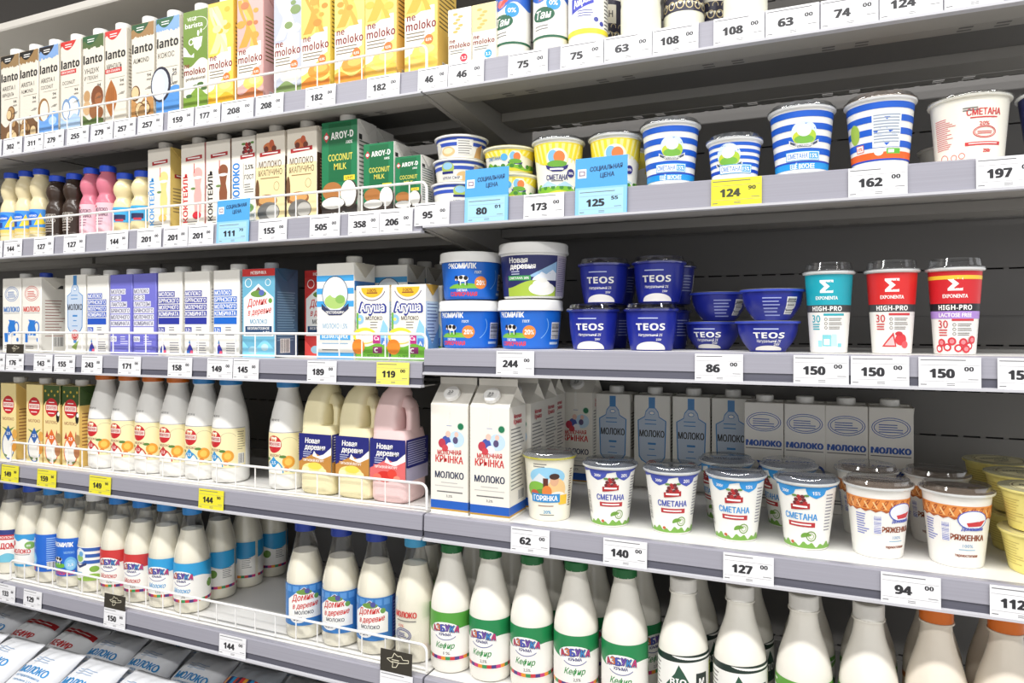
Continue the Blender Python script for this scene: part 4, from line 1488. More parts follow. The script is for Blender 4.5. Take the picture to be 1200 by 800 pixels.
def expo(top, band, txt, fruit, lf):
    def fn(o):
        h = 116
        rb, rt = 24.5, 31.5
        a = Art().band(-100, 100, 68, h - 5, top, 44).band(-100, 100, 58, 68, (70, 70, 72) if not lf else (34, 34, 40), 44).txt('HIGH-PRO', 0, 63, 6.6, W_, w=40, b=.03)
        y = 94
        a.add([(-8, y - 9), (8, y - 9), (8, y - 5), (7, y - 6), (-2, y - 6), (4, y), (-2, y + 6), (7, y + 6), (8, y + 5), (8, y + 9), (-8, y + 9), (-8, y + 6), (-2.5, y), (-8, y - 6)], [(0, 1, 2, 3, 4, 13), (4, 5, 12, 13), (5, 6, 11, 12), (6, 7, 8, 9, 10, 11)], W_)
        a.txt('EXPONENTA', 0, 78, 5, W_, w=28, b=.02)
        yo = 0
        if lf:
            a.band(-100, 100, 48, 58, (176, 140, 214), 44).txt('LACTOSE FREE', 0, 53, 5.6, W_, w=40, b=.02).band(-100, 100, h - 16, h - 11, (240, 200, 60), 44)
            yo = -8
        a.txt('30', -15, 49 + yo, 11, txt, w=13, b=.0).lines(-21, -9, 40 + yo, 3, 3.4, 1.6, txt, 3, .2).rect(-4, 53 + yo, 24, 56 + yo, txt)
        for k in range(3):
            a.ring(-1, 48 + yo - 6 * k, 2.2, 2.2, .7, GREY, 10)
            a.lines(3, 22, 48.5 + yo - 6 * k, 2, 2.4, 1, GREY, 3 + k, .3)
        if fruit == 'milk':
            a.rect(-6, 10, 6, 26, (130, 206, 214)).rect(-4, 12, 4, 20, W_).poly([(6, 10), (7, 27), (14, 27), (15, 10)], (190, 230, 234)).rect(-13, 9, -7, 18, (160, 220, 226)).rect(16, 9, 22, 14, (130, 206, 214))
        elif fruit == 'melon':
            a.poly([(-14, 10), (6, 10), (2, 30)], (206, 60, 66)).poly([(-10, 12), (4, 12), (1, 25)], (246, 190, 190)).ell(12, 20, 8, 8, (214, 60, 66)).ell(18, 13, 5, 5, (220, 90, 96)).ell(9, 28, 5, 3, (200, 50, 60))
        else:
            for k, (x, y) in enumerate(((-18, 16), (-10, 10), (-4, 18), (4, 9), (10, 17), (18, 12), (22, 20), (-22, 8), (14, 8))):
                a.ell(x, y, 5.4, 5.4, (206, 56, 66), 12).ell(x, y, 3, 3, W_ if k % 2 else (236, 140, 146), 10)
        cup(o, rb, rt, h, (240, 238, 233), a, foil=(230, 230, 232), clear=True, dome=12)
    return fn


GE = 'tall protein drink cups'
BUILD['exp_t'] = ('protein_drink_cup', 'cup', expo((28, 166, 184), 0, (40, 170, 186), 'milk', False), GE)
BUILD['exp_r'] = ('protein_drink_cup', 'cup', expo((216, 44, 44), 0, (206, 60, 66), 'melon', False), GE)
BUILD['exp_l'] = ('protein_drink_cup', 'cup', expo((208, 38, 46), 0, (206, 60, 66), 'berry', True), GE)


# ---- fourth shelf
def vkus(top, dia, xmas):
    def fn(o):
        w, d, h = 58, 62, 184
        bgc = (242, 222, 158)
        a = Art().rect(-28.5, .5, 28.5, h - .5, bgc)
        if xmas:
            a.band(-28.5, 28.5, lambda x: h - 44 + 6 * math.sin(x / 4), h - .5, (60, 84, 40), 24)
            for k in range(5):
                a.ell(-22 + 11 * k, h - 14 - 9 * (k % 2), 3, 3, (200, 170, 60), 8)
        a.ell(0, h - 52, 22, 22, (200, 40, 48)).rect(-19, h - 58, 19, h - 46, (244, 236, 226)).txt('ВКУСНОТЕЕВО', 0, h - 52, 7, (190, 40, 44), w=34, b=.03).lines(-10, 10, h - 41, 1, 1, 2, W_, 1, .1).lines(-12, 12, h - 66, 1, 1, 2, W_, 2, .1)
        a.txt('МОЛОКО', 0, 98, 7, (150, 70, 50), w=42, b=.01)
        if xmas:
            a.poly([(-22, 62), (-16, 78), (-10, 62)], (190, 60, 50)).poly([(14, 64), (18, 82), (22, 64)], (190, 60, 50)).ell(22, 112, 6, 14, K, 10).ell(24, 118, 4, 5, W_, 8)
        else:
            a.poly([(-24, 78), (-8, 68), (-6, 74)], (100, 130, 60)).poly([(24, 80), (8, 68), (6, 74)], (100, 130, 60))
        a.ell(0, 34, 24, 34, dia).ell(0, 34, 21, 31, (240, 238, 232)).poly([(-14, 62), (0, 82), (14, 62), (0, 44)], dia).txt('2,5', 0, 63, 7, W_, w=13, b=.03)
        for x in (24,):
            a.ell(x, 62, 9, 12, (226, 170, 80) if not xmas else (170, 140, 90)).ell(x - 3, 34, 10, 14, (220, 150, 60) if not xmas else (180, 120, 80))
        a.poly([(-20, 14), (-8, 4), (-4, 10)], (100, 130, 60)).poly([(20, 14), (8, 4), (4, 10)], (100, 130, 60))
        s = Art().rect(-30.5, .5, 30.5, h - .5, (226, 190, 110))
        if xmas:
            s.rect(-30.5, h - 44, 30.5, h - .5, (60, 84, 40))
        s.lines(-24, 24, 120, 10, 8, 2.4, (140, 90, 60), 3)
        carton(o, w, d, h, bgc, a, s, (0, -2, 15, 14, CAPW), flaps=(60, 84, 40) if xmas else (222, 200, 140))
    return fn


GV = 'yellow milk cartons on the fourth shelf'
BUILD['vk_y'] = ('milk_carton', 'carton', vkus(0, (44, 96, 170), False), GV)
BUILD['vk_x'] = ('milk_carton', 'carton', vkus(0, (226, 110, 50), True), GV)

BOTW = [(r * .955, z) for r, z in [(0, 0.5), (32, .5), (36, 2), (38.5, 6), (39, 12), (39, 100), (38.2, 116), (36, 134), (32, 152), (27, 170), (23, 184), (20.5, 194), (20.5, 198), (22, 198.5), (22, 201), (19, 202)]]


def vbottle(capc, dia, pct):
    def fn(o):
        a = Art().band(-60, 62, 32, 112, (244, 232, 184), 30).lines(-55, 62, 112.5, 1, 1, 1, (150, 150, 170), 1, 0)
        a.ell(-6, 90, 18, 17, (200, 40, 48)).rect(-22, 85, 10, 95, (244, 236, 226)).txt('ВКУСНОТЕЕВО', -6, 90, 6, (190, 40, 44), w=29, b=.03).lines(-12, 2, 101, 1, 1, 2, W_, 1).txt('МОЛОКО', -4, 68, 5, (140, 80, 50), w=28)
        a.ring(-6, 34, 22, 26, 2.5, dia, 20, 0, 180).ell(-6, 33, 19, 22, (246, 244, 238), 20, 0, 180).poly([(-17, 54), (-6, 66), (5, 54), (-6, 42)], dia).txt(pct, -6, 54, 6, W_, w=11)
        a.ell(25, 56, 12, 12, (230, 160, 56)).ell(25, 56, 7, 7, (246, 196, 90)).ell(21, 42, 5, 5, (220, 130, 50)).ell(14, 66, 7, 3, (90, 130, 60), 10).ell(34, 38, 8, 3, (90, 130, 60), 10).ell(-24, 60, 7, 3, (90, 130, 60), 10)
        a.ring(26, 92, 16, 12, .8, (190, 180, 140), 16, 20, 200)
        a.bars(46, 40, 58, 60).lines(44, 60, 104, 8, 5, 1.5, (150, 140, 110), 3)
        a.txt('24.02 07:15', -8, 137, 4, (120, 120, 120), w=26, b=0)
        bottle(o, BOTW, (240, 239, 235), (22.5, 15, capc), a, rough=.3)
    return fn


GB = 'white milk bottles on the fourth shelf'
BUILD['vb_o'] = ('white_milk_bottle', 'bottle', vbottle((214, 110, 30), (196, 50, 54), '3,2'), GB)
BUILD['vb_b'] = ('white_milk_bottle', 'bottle', vbottle((42, 130, 200), (50, 150, 210), '2,5'), GB)


def jugk(col, low, flav):
    def fn(o):
        nv = (38, 42, 120)
        a = Art().rect(-38, 40, 38, 116, nv).txt('Новая', -6, 103, 10, W_, w=34, b=.03, sh=.1).txt('деревня', 0, 91, 10, W_, w=48, b=.03, sh=.1).lines(-28, -6, 80, 3, 4, 1.6, (190, 195, 220), 3)
        a.poly([(-38, 40), (38, 40), (38, 82), (20, 72), (0, 80), (-38, 62)], low).poly([(-2, 84), (6, 74), (20, 78), (38, 92), (38, 78), (16, 68), (-6, 74)], W_)
        a.rect(-30, 62, 26, 69, low if flav else low).txt('ПИТЬЕВОЙ ЙОГУРТ', -3, 65.5, 4.4, W_, w=48)
        if flav == 'straw':
            a.ell(-6, 48, 18, 10, (214, 50, 44)).ell(10, 54, 10, 8, (226, 70, 56)).ell(-22, 46, 9, 7, (236, 120, 100)).ell(20, 46, 7, 5, (240, 150, 130))
        else:
            a.ell(-4, 50, 26, 11, (244, 228, 150)).ell(0, 55, 16, 7, (244, 220, 90)).ell(-22, 46, 9, 7, (250, 240, 190)).ell(18, 46, 9, 6, (248, 236, 180))
        s = Art().rect(-38, 40, 38, 116, nv if flav != 'straw' else (170, 165, 196)).lines(-33, 33, 110, 12, 5, 2, (200, 200, 220) if flav != 'straw' else nv, 3, .15).rect(-38, 40, 38, 64, low if flav != 'straw' else (186, 180, 206))
        if flav == 'straw':
            s.rect(-38, 66, 38, 116, nv).lines(-33, 33, 110, 11, 4, 1.8, (180, 180, 210), 3, .15)
        jug(o, col, a, s)
    return fn


GJ = 'handled yoghurt jugs'
BUILD['jug_y'] = ('yoghurt_jug', 'jug', jugk((244, 234, 192), (196, 138, 66), 'van'), GJ)
BUILD['jug_p'] = ('yoghurt_jug', 'jug', jugk((242, 210, 208), (226, 110, 110), 'straw'), GJ)


@kind('krynka', 'gable_top_carton', 'carton', 'gable top milk cartons')
def _(o):
    w, d = 72, 70
    a = Art().rect(-5, 150, 5, 206, (36, 88, 170)).txt('ПАСТЕРИЗОВАННОЕ', 0, 178, 4, W_, w=46, rot=90)
    a.ell(22, 150, 7, 7, (206, 220, 206)).ell(22, 150, 5.6, 5.6, (30, 120, 80))
    a.ell(14, 128, 15, 14, (196, 222, 240)).ell(-6, 122, 9, 11, (70, 90, 170)).ell(-2, 136, 5, 5.5, (236, 196, 180)).ell(-14, 120, 7, 8, (190, 60, 80)).ell(12, 126, 5, 6, (90, 80, 120)).ell(14, 136, 4, 4.6, (236, 196, 180)).ell(2, 114, 8, 8, (240, 240, 244)).ell(-8, 112, 6, 6, (206, 70, 80))
    a.txt('МОЛОЧНАЯ', 0, 105, 8, (206, 60, 60), w=46, b=.03, rot=2).txt('КРЫНКА', 0, 93, 12, (206, 56, 56), w=54, b=.03, rot=-1)
    a.txt('МОЛОКО', 0, 66, 11, (40, 50, 80), w=56, b=.04).lines(-16, 16, 52, 1, 1, 1.4, (196, 194, 190), 1, .05).lines(-28, 28, 46, 1, 1, 1.4, (200, 198, 194), 1, .05).lines(-24, 26, 36, 1, 1, 2, (110, 110, 110), 1, .05).txt('3,2%', 0, 30, 4, GREY, w=12)
    a.rect(-36, 8, 36, 22, (36, 96, 190)).rect(-36, 5, 36, 8, (196, 150, 50))
    s = Art().rect(-35, 8, 35, 22, (36, 96, 190)).rect(-35, 5, 35, 8, (196, 150, 50)).txt('Молочная', 0, 170, 7, (200, 56, 70), w=32, b=.04).txt('Крынка', 0, 161, 8, (200, 56, 70), w=34, b=.04).lines(-28, 28, 148, 17, 6.2, 1.8, (110, 110, 110), 6, .35).bars(2, 28, 26, 44)
    gable_carton(o, w, d, 186, 219, (240, 236, 226), a, s)


@kind('goryanka', 'sour_cream_cup', 'cup')
def _(o):
    h = 106
    a = Art().ell(-2, 74, 30, 16, (150, 206, 236)).poly([(-30, 64), (-14, 80), (0, 70), (12, 78), (28, 62)], (220, 228, 232)).ell(-20, 52, 18, 14, (130, 186, 70)).ell(-10, 46, 14, 8, (96, 150, 70)).ell(-24, 46, 8, 6, (200, 90, 60)).ell(14, 52, 16, 20, (240, 200, 140)).ell(10, 68, 7, 9, (226, 176, 140)).ell(10, 75, 8, 5, (70, 46, 36)).ell(16, 42, 14, 8, (240, 236, 226)).rect(-8, 42, 0, 72, (96, 46, 36)).ell(-2, 50, 8, 10, (226, 130, 60)).rect(18, 28, 34, 44, (246, 196, 60))
    a.rect(-30, 32, 20, 46, (46, 140, 206)).txt('ГОРЯНКА', -5, 39, 8.5, W_, w=42, b=.03).lines(-18, 12, 25, 1, 1, 1.6, (160, 120, 110), 2, .1).txt('20%', -2, 16, 5.5, (60, 150, 200), w=14, b=.02).lines(-16, 12, 10, 1, 1, 1.4, GREY, 1)
    a.lines(-24, 0, 94, 2, 4, 1.4, GREY, 3)
    for k in range(16):
        a.rect(38 + (k % 2), 24 + 4 * k, 46 - (k % 3), 26 + 4 * k, (130, 110, 96))
    cup(o, 34, 42, h, (244, 240, 222), a, rim=(224, 214, 60), foil=(200, 202, 206), clear=True, dome=5)


def pestr(c, pct):
    def fn(o):
        h = 98
        a = Art()
        for x0, rr in ((-19, 10), (20, 9)):
            a.band(x0 - rr * 1.4, x0 + rr * 1.4, lambda x: 88 - 12 * max(0, 1 - abs(x - x0) / (rr * 1.4)) ** .4, 92, c, 12)
        a.band(-130, 130, lambda x: 89 + 1.5 * math.sin(x / 6), 92.5, c, 60)
        a.txt('300г', -19, 84, 4.6, W_, w=11, b=.02).txt(pct, 20, 84, 5, W_, w=10, b=.03)
        berry(a, 0, 71, .82)
        a.txt('СМЕТАНА', 0, 49, 9, c, w=46, b=.03).rect(-18, 34, 20, 41, (186, 52, 56)).lines(-14, 16, 36.5, 1, 1, 2, W_, 2, .05)
        a.band(-110, 110, 3, lambda x: 9 + 2.5 * math.sin(x / 2.1) + 2 * math.sin(x / 5.3), (120, 170, 70), 90).ell(8, 20, 8, 6, (110, 160, 60), 14, 20, 200).ring(15, 21, 7.5, 7.5, 1.4, (110, 150, 60)).ring(15, 21, 4, 4, .8, (140, 170, 90)).ell(-14, 10, 3, 2.4, (190, 90, 50), 8)
        a.bars(-46, 20, -38, 56, GREY, True, 3, (238, 236, 230)).lines(34, 46, 80, 12, 4.6, 1.6, (140, 140, 150), 4, .1)
        cup(o, 30, 41, h, (243, 242, 236), a, foil=(176, 182, 196), clear=True, dome=6)
    return fn


GP = 'white sour cream cups with clear lids'
BUILD['pes_p'] = ('sour_cream_cup', 'cup', pestr((70, 84, 176), '20%'), GP)
BUILD['pes_b'] = ('sour_cream_cup', 'cup', pestr((50, 150, 220), '15%'), GP)


@kind('ryazh', 'fermented_milk_cup', 'cup', 'orange banded fermented milk cups')
def _(o):
    h = 100
    c = (226, 142, 70)
    a = Art().band(-140, 140, 68, 84, c, 64)
    n = 26
    for k in range(n):
        x = -135 + 270 * k / n
        a.poly([(x, 70), (x + 4, 70), (x + 10, 82), (x + 6, 82)], (170, 84, 40)).poly([(x + 6, 70), (x + 8, 70), (x + 3, 80), (x + 1.5, 79)], (246, 200, 140))
    a.band(-140, 140, lambda x: 66.5 + 1.5 * math.sin(x / 2), 68.5, (176, 92, 44), 90)
    a.ell(18, 66, 18, 13, (84, 100, 190)).ell(18, 66, 16.6, 11.8, (236, 240, 246)).poly([(10, 62), (34, 66), (28, 58), (12, 57)], (206, 60, 66)).txt('Домашняя', 18, 54.5, 5, (84, 100, 190), w=27, b=.05, sh=.1)
    a.txt('РЯЖЕНКА', 13, 42, 7.6, (140, 66, 30), w=44, b=.05).txt('100%', 13, 31, 4.4, (130, 170, 205), w=13, b=-.01).lines(2, 24, 25, 1, 1, 1.2, (150, 190, 215), 1).txt('термостатная', 12, 18, 4, (140, 66, 30), w=30, b=.03)
    a.lines(-42, -24, 60, 9, 3.4, 1.4, (120, 130, 200), 5).bars(-18, 36, -9, 60, (110, 120, 190), True, 5)
    cup(o, 32, 41.5, h, (243, 241, 235), a, foil=(184, 164, 148), clear=True, dome=7)


@kind('yellow_tub', 'yellow_cheese_tub', 'tub', 'yellow cheese tubs stacked at the right edge')
def _(o):
    a = Art().poly([(-20, 26), (-16, 34), (16, 36), (20, 28), (14, 30), (-14, 28)], (96, 70, 50)).txt('домашний', 0, 32, 4, (240, 230, 180), w=26).txt('сыр', 0, 20, 7, (110, 84, 50), w=18).lines(-80, -34, 40, 9, 3.6, .9, (200, 180, 96), 3, .3).lines(-18, 22, 10, 1, 1, 2.4, (110, 90, 50), 3)
    cup(o, 37, 46, 54, (240, 226, 132), a, rim=(238, 226, 140), foil=(232, 226, 180), clear=False)
    art2 = Art().ell(0, 0, 36, 36, (236, 228, 180)).ring(0, 0, 34, 34, 2, (120, 100, 60)).txt('ДОМАШНИЙ', 0, 10, 7, (50, 44, 40), w=48, b=.04).txt('СЫР', 0, -6, 8, (50, 44, 40), w=24, b=.04).lines(-20, 20, -16, 2, 4, 1.4, (110, 90, 60), 2)
    art2.build('lid_print', lambda s, t, q: (s / 1000, t / 1000, .05425 + q), o)


@kind('bot_back', 'milk_carton', 'carton', 'milk cartons at the back of the fourth shelf')
def _(o):
    a = Art()
    bottle_pic(a, 2, 1.06)
    a.txt('ГУСТОЕ', 0, 18, 5, GREY, w=22, b=0)
    carton(o, 72, 70, 184, (238, 236, 229), a, side_text(70, 184), (0, -4, 15, 15, CAPW), flaps=(228, 225, 216))


@kind('brest', 'milk_carton', 'carton', 'milk cartons at the back of the fourth shelf')
def _(o):
    c = (36, 84, 170)
    a = Art()
    for q in (0, 3.4):
        a.ring(0, 152, 29 - q, 17 - q, 1.2, c)
    a.lines(-18, 18, 156, 4, 4, 1.5, c, 2, .25).txt('молоко', 0, 116, 13, c, w=60, b=.06).lines(-30, 30, 104, 1, 1, 1.6, GREY, 1, .02)
    a.poly([(-12, 44), (-14, 62), (-7, 76), (-12, 84), (16, 80), (10, 70), (17, 56), (16, 44)], c).ring(22, 66, 11, 15, 4, c).poly([(-30, 34), (-32, 58), (-16, 58), (-17, 34)], c).ring(22, 40, 8, 9, 3, c)
    a.lines(-28, 28, 22, 2, 5, 2, GREY, 2)
    carton(o, 66, 70, 186, (236, 233, 226), a, side_text(70, 182), (0, -8, 15, 12, CAPW), flaps=(226, 223, 214))


# ---- fifth shelf: bottles
GM = 'clear milk bottles on the fifth shelf'


def azbuka(a, c, word, wc, pct, y0=0):
    a.band(-112, 112, lambda x: 74 + 6 * math.sin((x - 10) / 16), 106, c, 60)
    a.band(-112, 112, 24, lambda x: 74 + 6 * math.sin((x - 10) / 16), (246, 244, 238), 60)
    a.ell(-2, 76, 27, 14, W_)
    cs = ((206, 70, 76), (226, 130, 60), (80, 96, 190), (120, 80, 170), (60, 140, 200), (206, 60, 110))
    for k, ch in enumerate('АЗБУКА'):
        x = -22 + 8.4 * k
        y = 80 - (x + 1) ** 2 * .006 + (k % 2)
        a.txt(ch, x, y, 12, (70, 60, 120), w=9.6, b=.11, rot=-(x) * .5).txt(ch, x, y, 10.4, cs[k], w=8, b=.03, rot=-(x) * .5)
    a.txt('КРЫМА', -1, 69, 5, (60, 60, 120), w=22, b=.04).ring(-1, 72, 22, 13, 1.2, (60, 70, 150), 14, 210, 330)
    a.txt(word, -1, 50, 10, wc, w=38 if len(word) > 5 else 34, b=.02, sh=.25).txt(pct, 2, 37, 5, GREY, w=12)
    cc = ((206, 60, 66), (234, 150, 50), (50, 140, 210), (80, 60, 130), (60, 150, 90), (214, 80, 60), (206, 60, 120), (50, 60, 120))
    for k in range(28):
        a.rect(-112 + 8 * k, 25, -104 + 8 * k, 31, cc[(k * 3 + k // 5) % 8])
    a.ell(62, 58, 9, 9, (110, 150, 70)).lines(82, 104, 68, 6, 4, 1.3, GREY, 3)


def az_milk(c, wc, capc):
    def fn(o):
        a = Art()
        azbuka(a, c, 'Молоко', wc, '3,2%' if c[0] > 150 else '2,5%')
        bottle(o, BOT, MILK, (19.5, 16, capc), a, clear_from=171)
    return fn


BUILD['az_r'] = ('milk_bottle', 'bottle', az_milk((206, 58, 58), (196, 50, 54), (40, 130, 215)), GM)
BUILD['az_b'] = ('milk_bottle', 'bottle', az_milk((50, 160, 216), (50, 150, 210), (50, 140, 215)), GM)


def kefir(c, capc, pct):
    def fn(o):
        a = Art()
        azbuka(a, c, 'Кефир', (50, 140, 70), pct)
        bottle(o, BOT, (241, 238, 228), (19.5, 15, capc), a, rough=.18)
    return fn


GK = 'white kefir bottles on the fifth shelf'
BUILD['kef_g'] = ('kefir_bottle', 'bottle', kefir((86, 160, 62), (24, 110, 56), '1%'), GK)
BUILD['kef_d'] = ('kefir_bottle', 'bottle', kefir((34, 134, 78), (24, 110, 56), '2,5%'), GK)


@kind('house_b', 'milk_bottle', 'bottle', GM)
def _(o):
    b = (56, 122, 190)
    a = Art().band(-122, 122, 28, 106, b, 64)
    for k in range(15):
        a.rect(-118 + 16 * k, 92, -106 + 16 * k, 103, (90, 150, 214))
    a.band(-33, 34, 42, lambda x: 102 - abs(x) * .75, (246, 245, 240), 18).poly([(-12, 92), (0, 101), (12, 92)], (110, 90, 120)).ell(0, 92, 15, 5, (110, 150, 70), 14).ell(6, 94, 5, 5, (80, 80, 150), 10).ell(24, 82, 5, 5, (110, 160, 80))
    house_script(a, 0, 74, .95)
    a.txt('МОЛОКО', 0, 53, 6.5, (40, 46, 70), w=36, b=.03).ell(-12, 41, 16, 8, (240, 240, 240)).txt('2,5%', -12, 41, 7, (40, 50, 90), w=17, b=.03)
    a.band(44, 78, 28, 106, (50, 64, 140), 10).lines(47, 75, 92, 10, 6, 1.8, (140, 150, 200), 3, .2)
    bottle(o, BOT, MILK, (20, 22, (36, 66, 170)), a, clear_from=163)


@kind('plain_b', 'milk_bottle', 'bottle', GM)
def _(o):
    a = Art().txt('МОЛОКО', -8, 88, 10, (206, 60, 54), w=46, b=.05).lines(-26, 16, 76, 1, 1, 1.8, GREY, 1).txt('3,2%', -16, 68, 5, (206, 80, 70), w=12, b=0)
    for q in (0, 3):
        a.ring(-12, 52, 17 - q, 12 - q, 1.2, (50, 60, 140))
    a.lines(-22, -4, 54, 3, 3, 1.2, (50, 60, 140), 2, .2).band(40, 70, 30, 108, (150, 190, 120), 8).lines(44, 66, 96, 8, 6, 2, W_, 2)
    bottle(o, BOT, MILK, (20, 17, (70, 170, 220)), a, clear_from=171)


@kind('red_ocean', 'milk_bottle', 'bottle', GM)
def _(o):
    a = Art().band(-110, 110, 30, 108, (244, 243, 240), 60).band(-110, 110, 94, 108, (50, 64, 130), 60).rect(-10, 84, 40, 96, (206, 54, 54)).txt('МОЛОКО', 12, 90, 6, W_, w=38, b=.02).txt('ДОМ', 14, 70, 12, (206, 50, 54), w=34, b=.05).rect(-6, 62, 36, 63.4, (200, 60, 60)).band(-110, 110, 30, lambda x: 48 + 4 * math.sin(x / 8), (120, 196, 220), 60)
    bottle(o, BOT, MILK, (20, 17, (36, 80, 190)), a, clear_from=171)


@kind('oko_b', 'milk_bottle', 'bottle', GM)
def _(o):
    a = Art().band(-110, 110, 30, 106, (246, 245, 241), 60).band(-110, 110, lambda x: 93 + 3 * math.sin(x / 5), 106, (60, 156, 216), 60).ell(20, 80, 11, 9, (130, 180, 90)).lines(13, 27, 80, 2, 3, 1.4, W_, 2).txt('МОЛОКО', -2, 66, 10, (206, 60, 60), w=48, b=.05).lines(-20, 22, 57, 1, 1, 1.6, GREY, 1).ell(-22, 84, 6, 7, (206, 80, 90)).band(-110, 110, 30, 36, (70, 166, 220), 40)
    bottle(o, BOT, MILK, (20, 17, (36, 84, 200)), a, clear_from=171)


@kind('eko_b', 'milk_bottle', 'bottle', GM)
def _(o):
    b = (36, 106, 206)
    a = Art().band(-122, 122, 28, 114, b, 64).txt('ЭКОМИЛК', -4, 100, 10, W_, w=54, b=.05).txt('МОЛОКО', 14, 82, 5, (150, 196, 240), w=22).ell(-12, 52, 20, 6, (110, 180, 60), 16)
    cow(a, -12, 66, .95)
    a.ell(17, 56, 13, 16, (110, 180, 230)).ell(17, 54, 10, 12, (150, 206, 240)).txt('2,5', 17, 54, 6, W_, w=12).txt('ОТБОРНОЕ', 2, 35, 8, (226, 70, 90), w=48, b=.05)
    a.lines(54, 82, 104, 12, 5, 2, (160, 196, 236), 4, .2).bars(56, 34, 78, 50)
    bottle(o, BOT, MILK, (20, 17, (50, 140, 216)), a, clear_from=172)


@kind('stripe_b', 'milk_bottle', 'bottle', GM)
def _(o):
    a = Art().band(-122, 122, 28, 104, (246, 245, 240), 64)
    for y in (96, 82, 68):
        a.band(-122, 122, y - 2, y + 6, (52, 96, 176), 64)
    a.ell(-12, 84, 15, 17, (226, 236, 242)).ell(-12, 78, 10, 8, (150, 196, 110)).ell(-8, 88, 6, 6, (110, 170, 216)).poly([(-28, 70), (-12, 62), (6, 70), (6, 64), (-12, 56), (-28, 64)], (56, 66, 110))
    a.band(-122, 122, 28, lambda x: 38 + 6 * math.sin(x / 13), (150, 190, 80), 50).ell(22, 54, 10, 7, (130, 176, 70)).txt('молоко', -16, 46, 6, (80, 170, 216), w=22)
    bottle(o, BOT, MILK, (20, 17, (238, 238, 236)), a, clear_from=174)


BIO = [(r * .945, z * .92) for r, z in [(0, .5), (34, .5), (38, 2.5), (40.5, 7), (41, 14), (41, 98), (40.4, 112), (38.5, 126), (35.2, 140), (31, 154), (26.4, 168), (22.6, 182), (20.5, 196), (20, 204), (20, 206), (23, 206.5), (23, 209), (19, 210)]]


def bio(art, capc, bodyc, k=1.0):
    def fn(o):
        bottle(o, [(r, z * k) for r, z in BIO], bodyc, (20.5, 22, capc), art(), rough=.18)
    return fn


def art_bio():
    a = Art().band(-128, 128, 26, 104, (244, 243, 238), 64).band(-128, 128, lambda x: 96 + 2 * math.sin(x / 30), lambda x: 106 + 2 * math.sin(x / 30), (30, 48, 42), 64)
    a.poly([(-24, 60), (-10, 78), (-4, 92), (4, 80), (14, 62), (12, 44), (-22, 44)], (44, 84, 66)).txt('BIO', -5, 66, 11, W_, w=25, b=.05).rect(22, 58, 42, 80, (30, 44, 40)).txt('M', 32, 68, 9, W_, w=10, b=.04)
    a.lines(-60, -34, 86, 8, 6, 2, GREY, 3).band(52, 72, 30, 92, (196, 210, 60), 6).lines(54, 70, 84, 12, 4.6, 1.8, (80, 90, 40), 3, .1)
    return a


def art_green():
    return Art().band(-128, 128, 26, 92, (240, 240, 234), 64).band(-128, 128, lambda x: 84 + 6 * math.sin(x / 20), 98, (96, 160, 60), 64).txt('КЕФИР', 0, 60, 12, (50, 120, 60), w=50, b=.04)


def art_orange():
    return Art().band(-128, 128, 26, 88, (240, 214, 180), 64).band(-128, 128, 84, 92, (206, 120, 50), 64).txt('РЯЖЕНКА', 0, 60, 11, (140, 70, 40), w=56, b=.04)


BUILD['bio'] = ('kefir_bottle', 'bottle', bio(art_bio, (246, 244, 238), (240, 237, 227)), GK)
BUILD['bio_g'] = ('kefir_bottle', 'bottle', bio(art_green, (246, 244, 238), (240, 236, 226)), GK)
BUILD['ryb'] = ('fermented_milk_bottle', 'bottle', bio(art_orange, (236, 120, 30), (236, 226, 210), 1.05), 'cream bottles with orange caps')

# ================================================================== placing every item
# ---- top shelf
YF = 0.042
names1 = ['brown topped oat drink carton with black corner tag, leftmost on the top shelf',
          'brown topped almond drink carton with black corner tag, second from left on top shelf',
          'blue topped coconut drink carton with black corner tag on the top shelf',
          'white carton with red corner tag and pale blue coconut picture on the top shelf',
          'green topped hazelnut and pecan drink carton with green tag on the top shelf',
          'white carton with red corner tag and one big brown almond on the top shelf',
          'tan topped almond drink carton with dark green tag on the top shelf',
          'blue topped carton with dark rimmed coconut half on blue, on the top shelf']
for i, (xl, lb) in enumerate(zip((1, 23, 46, 71, 97, 123, 154, 183), names1)):
    put_carton('planto%d' % i, '1', xl, 68, 70, lb, YF)
put_carton('green', '1', 215, 68, 70, 'green plant milk carton with white coffee cup drawing on the top shelf', YF)
for i, (xl, lb) in enumerate(zip((244, 278, 321, 353, 392, 428, 474), (
        'yellow banana plant milk carton next to the green carton on the top shelf',
        'dusty pink plant milk carton with nuts, between yellow and grey cartons',
        'grey and white plant milk carton with green leaves on the top shelf',
        'orange and pale yellow plant milk carton right of the grey one, top shelf',
        'pale yellow plant milk carton fourth from the right among tall top shelf cartons',
        'yellow fruit plant milk carton second from the right end of the fence, top shelf',
        'yellow fruit plant milk carton at the right end of the top shelf fence'))):
    put_carton('nem%d' % i, '1', xl, 68, 70, lb, YF)
put_carton('oat0', '1', 525, 45, 40, 'small white oat drink carton with pink dot on the top shelf', .03)
put_carton('oat1', '1', 553, 45, 40, 'small cream oat drink carton with blue dot on the top shelf', .03)
put_round('tan', '1', 29.5, 'white drink bottle with green oval, left of two on the top shelf', 581, None, .03)
put_round('tan', '1', 29.5, 'white drink bottle with green oval, right of two on the top shelf', 625, None, .03, .15)
put_round('ayran', '1', 32, 'white drink bottle with blue banner and yellow band at its foot', 666, None, .03, .15)
put_round('opaque', '1', 31.5, 'ribbed cream bottle above the grey 63 price tag, top shelf', 727, 775, .03)
put_round('opaque_dark', '1', 31.5, 'cream bottle with dark ornamented label behind the price tag 108', 781, 822, .06)
put_round('opaque', '1', 31.5, 'ribbed cream bottle at the right end of the top shelf', 850, 897, .03)
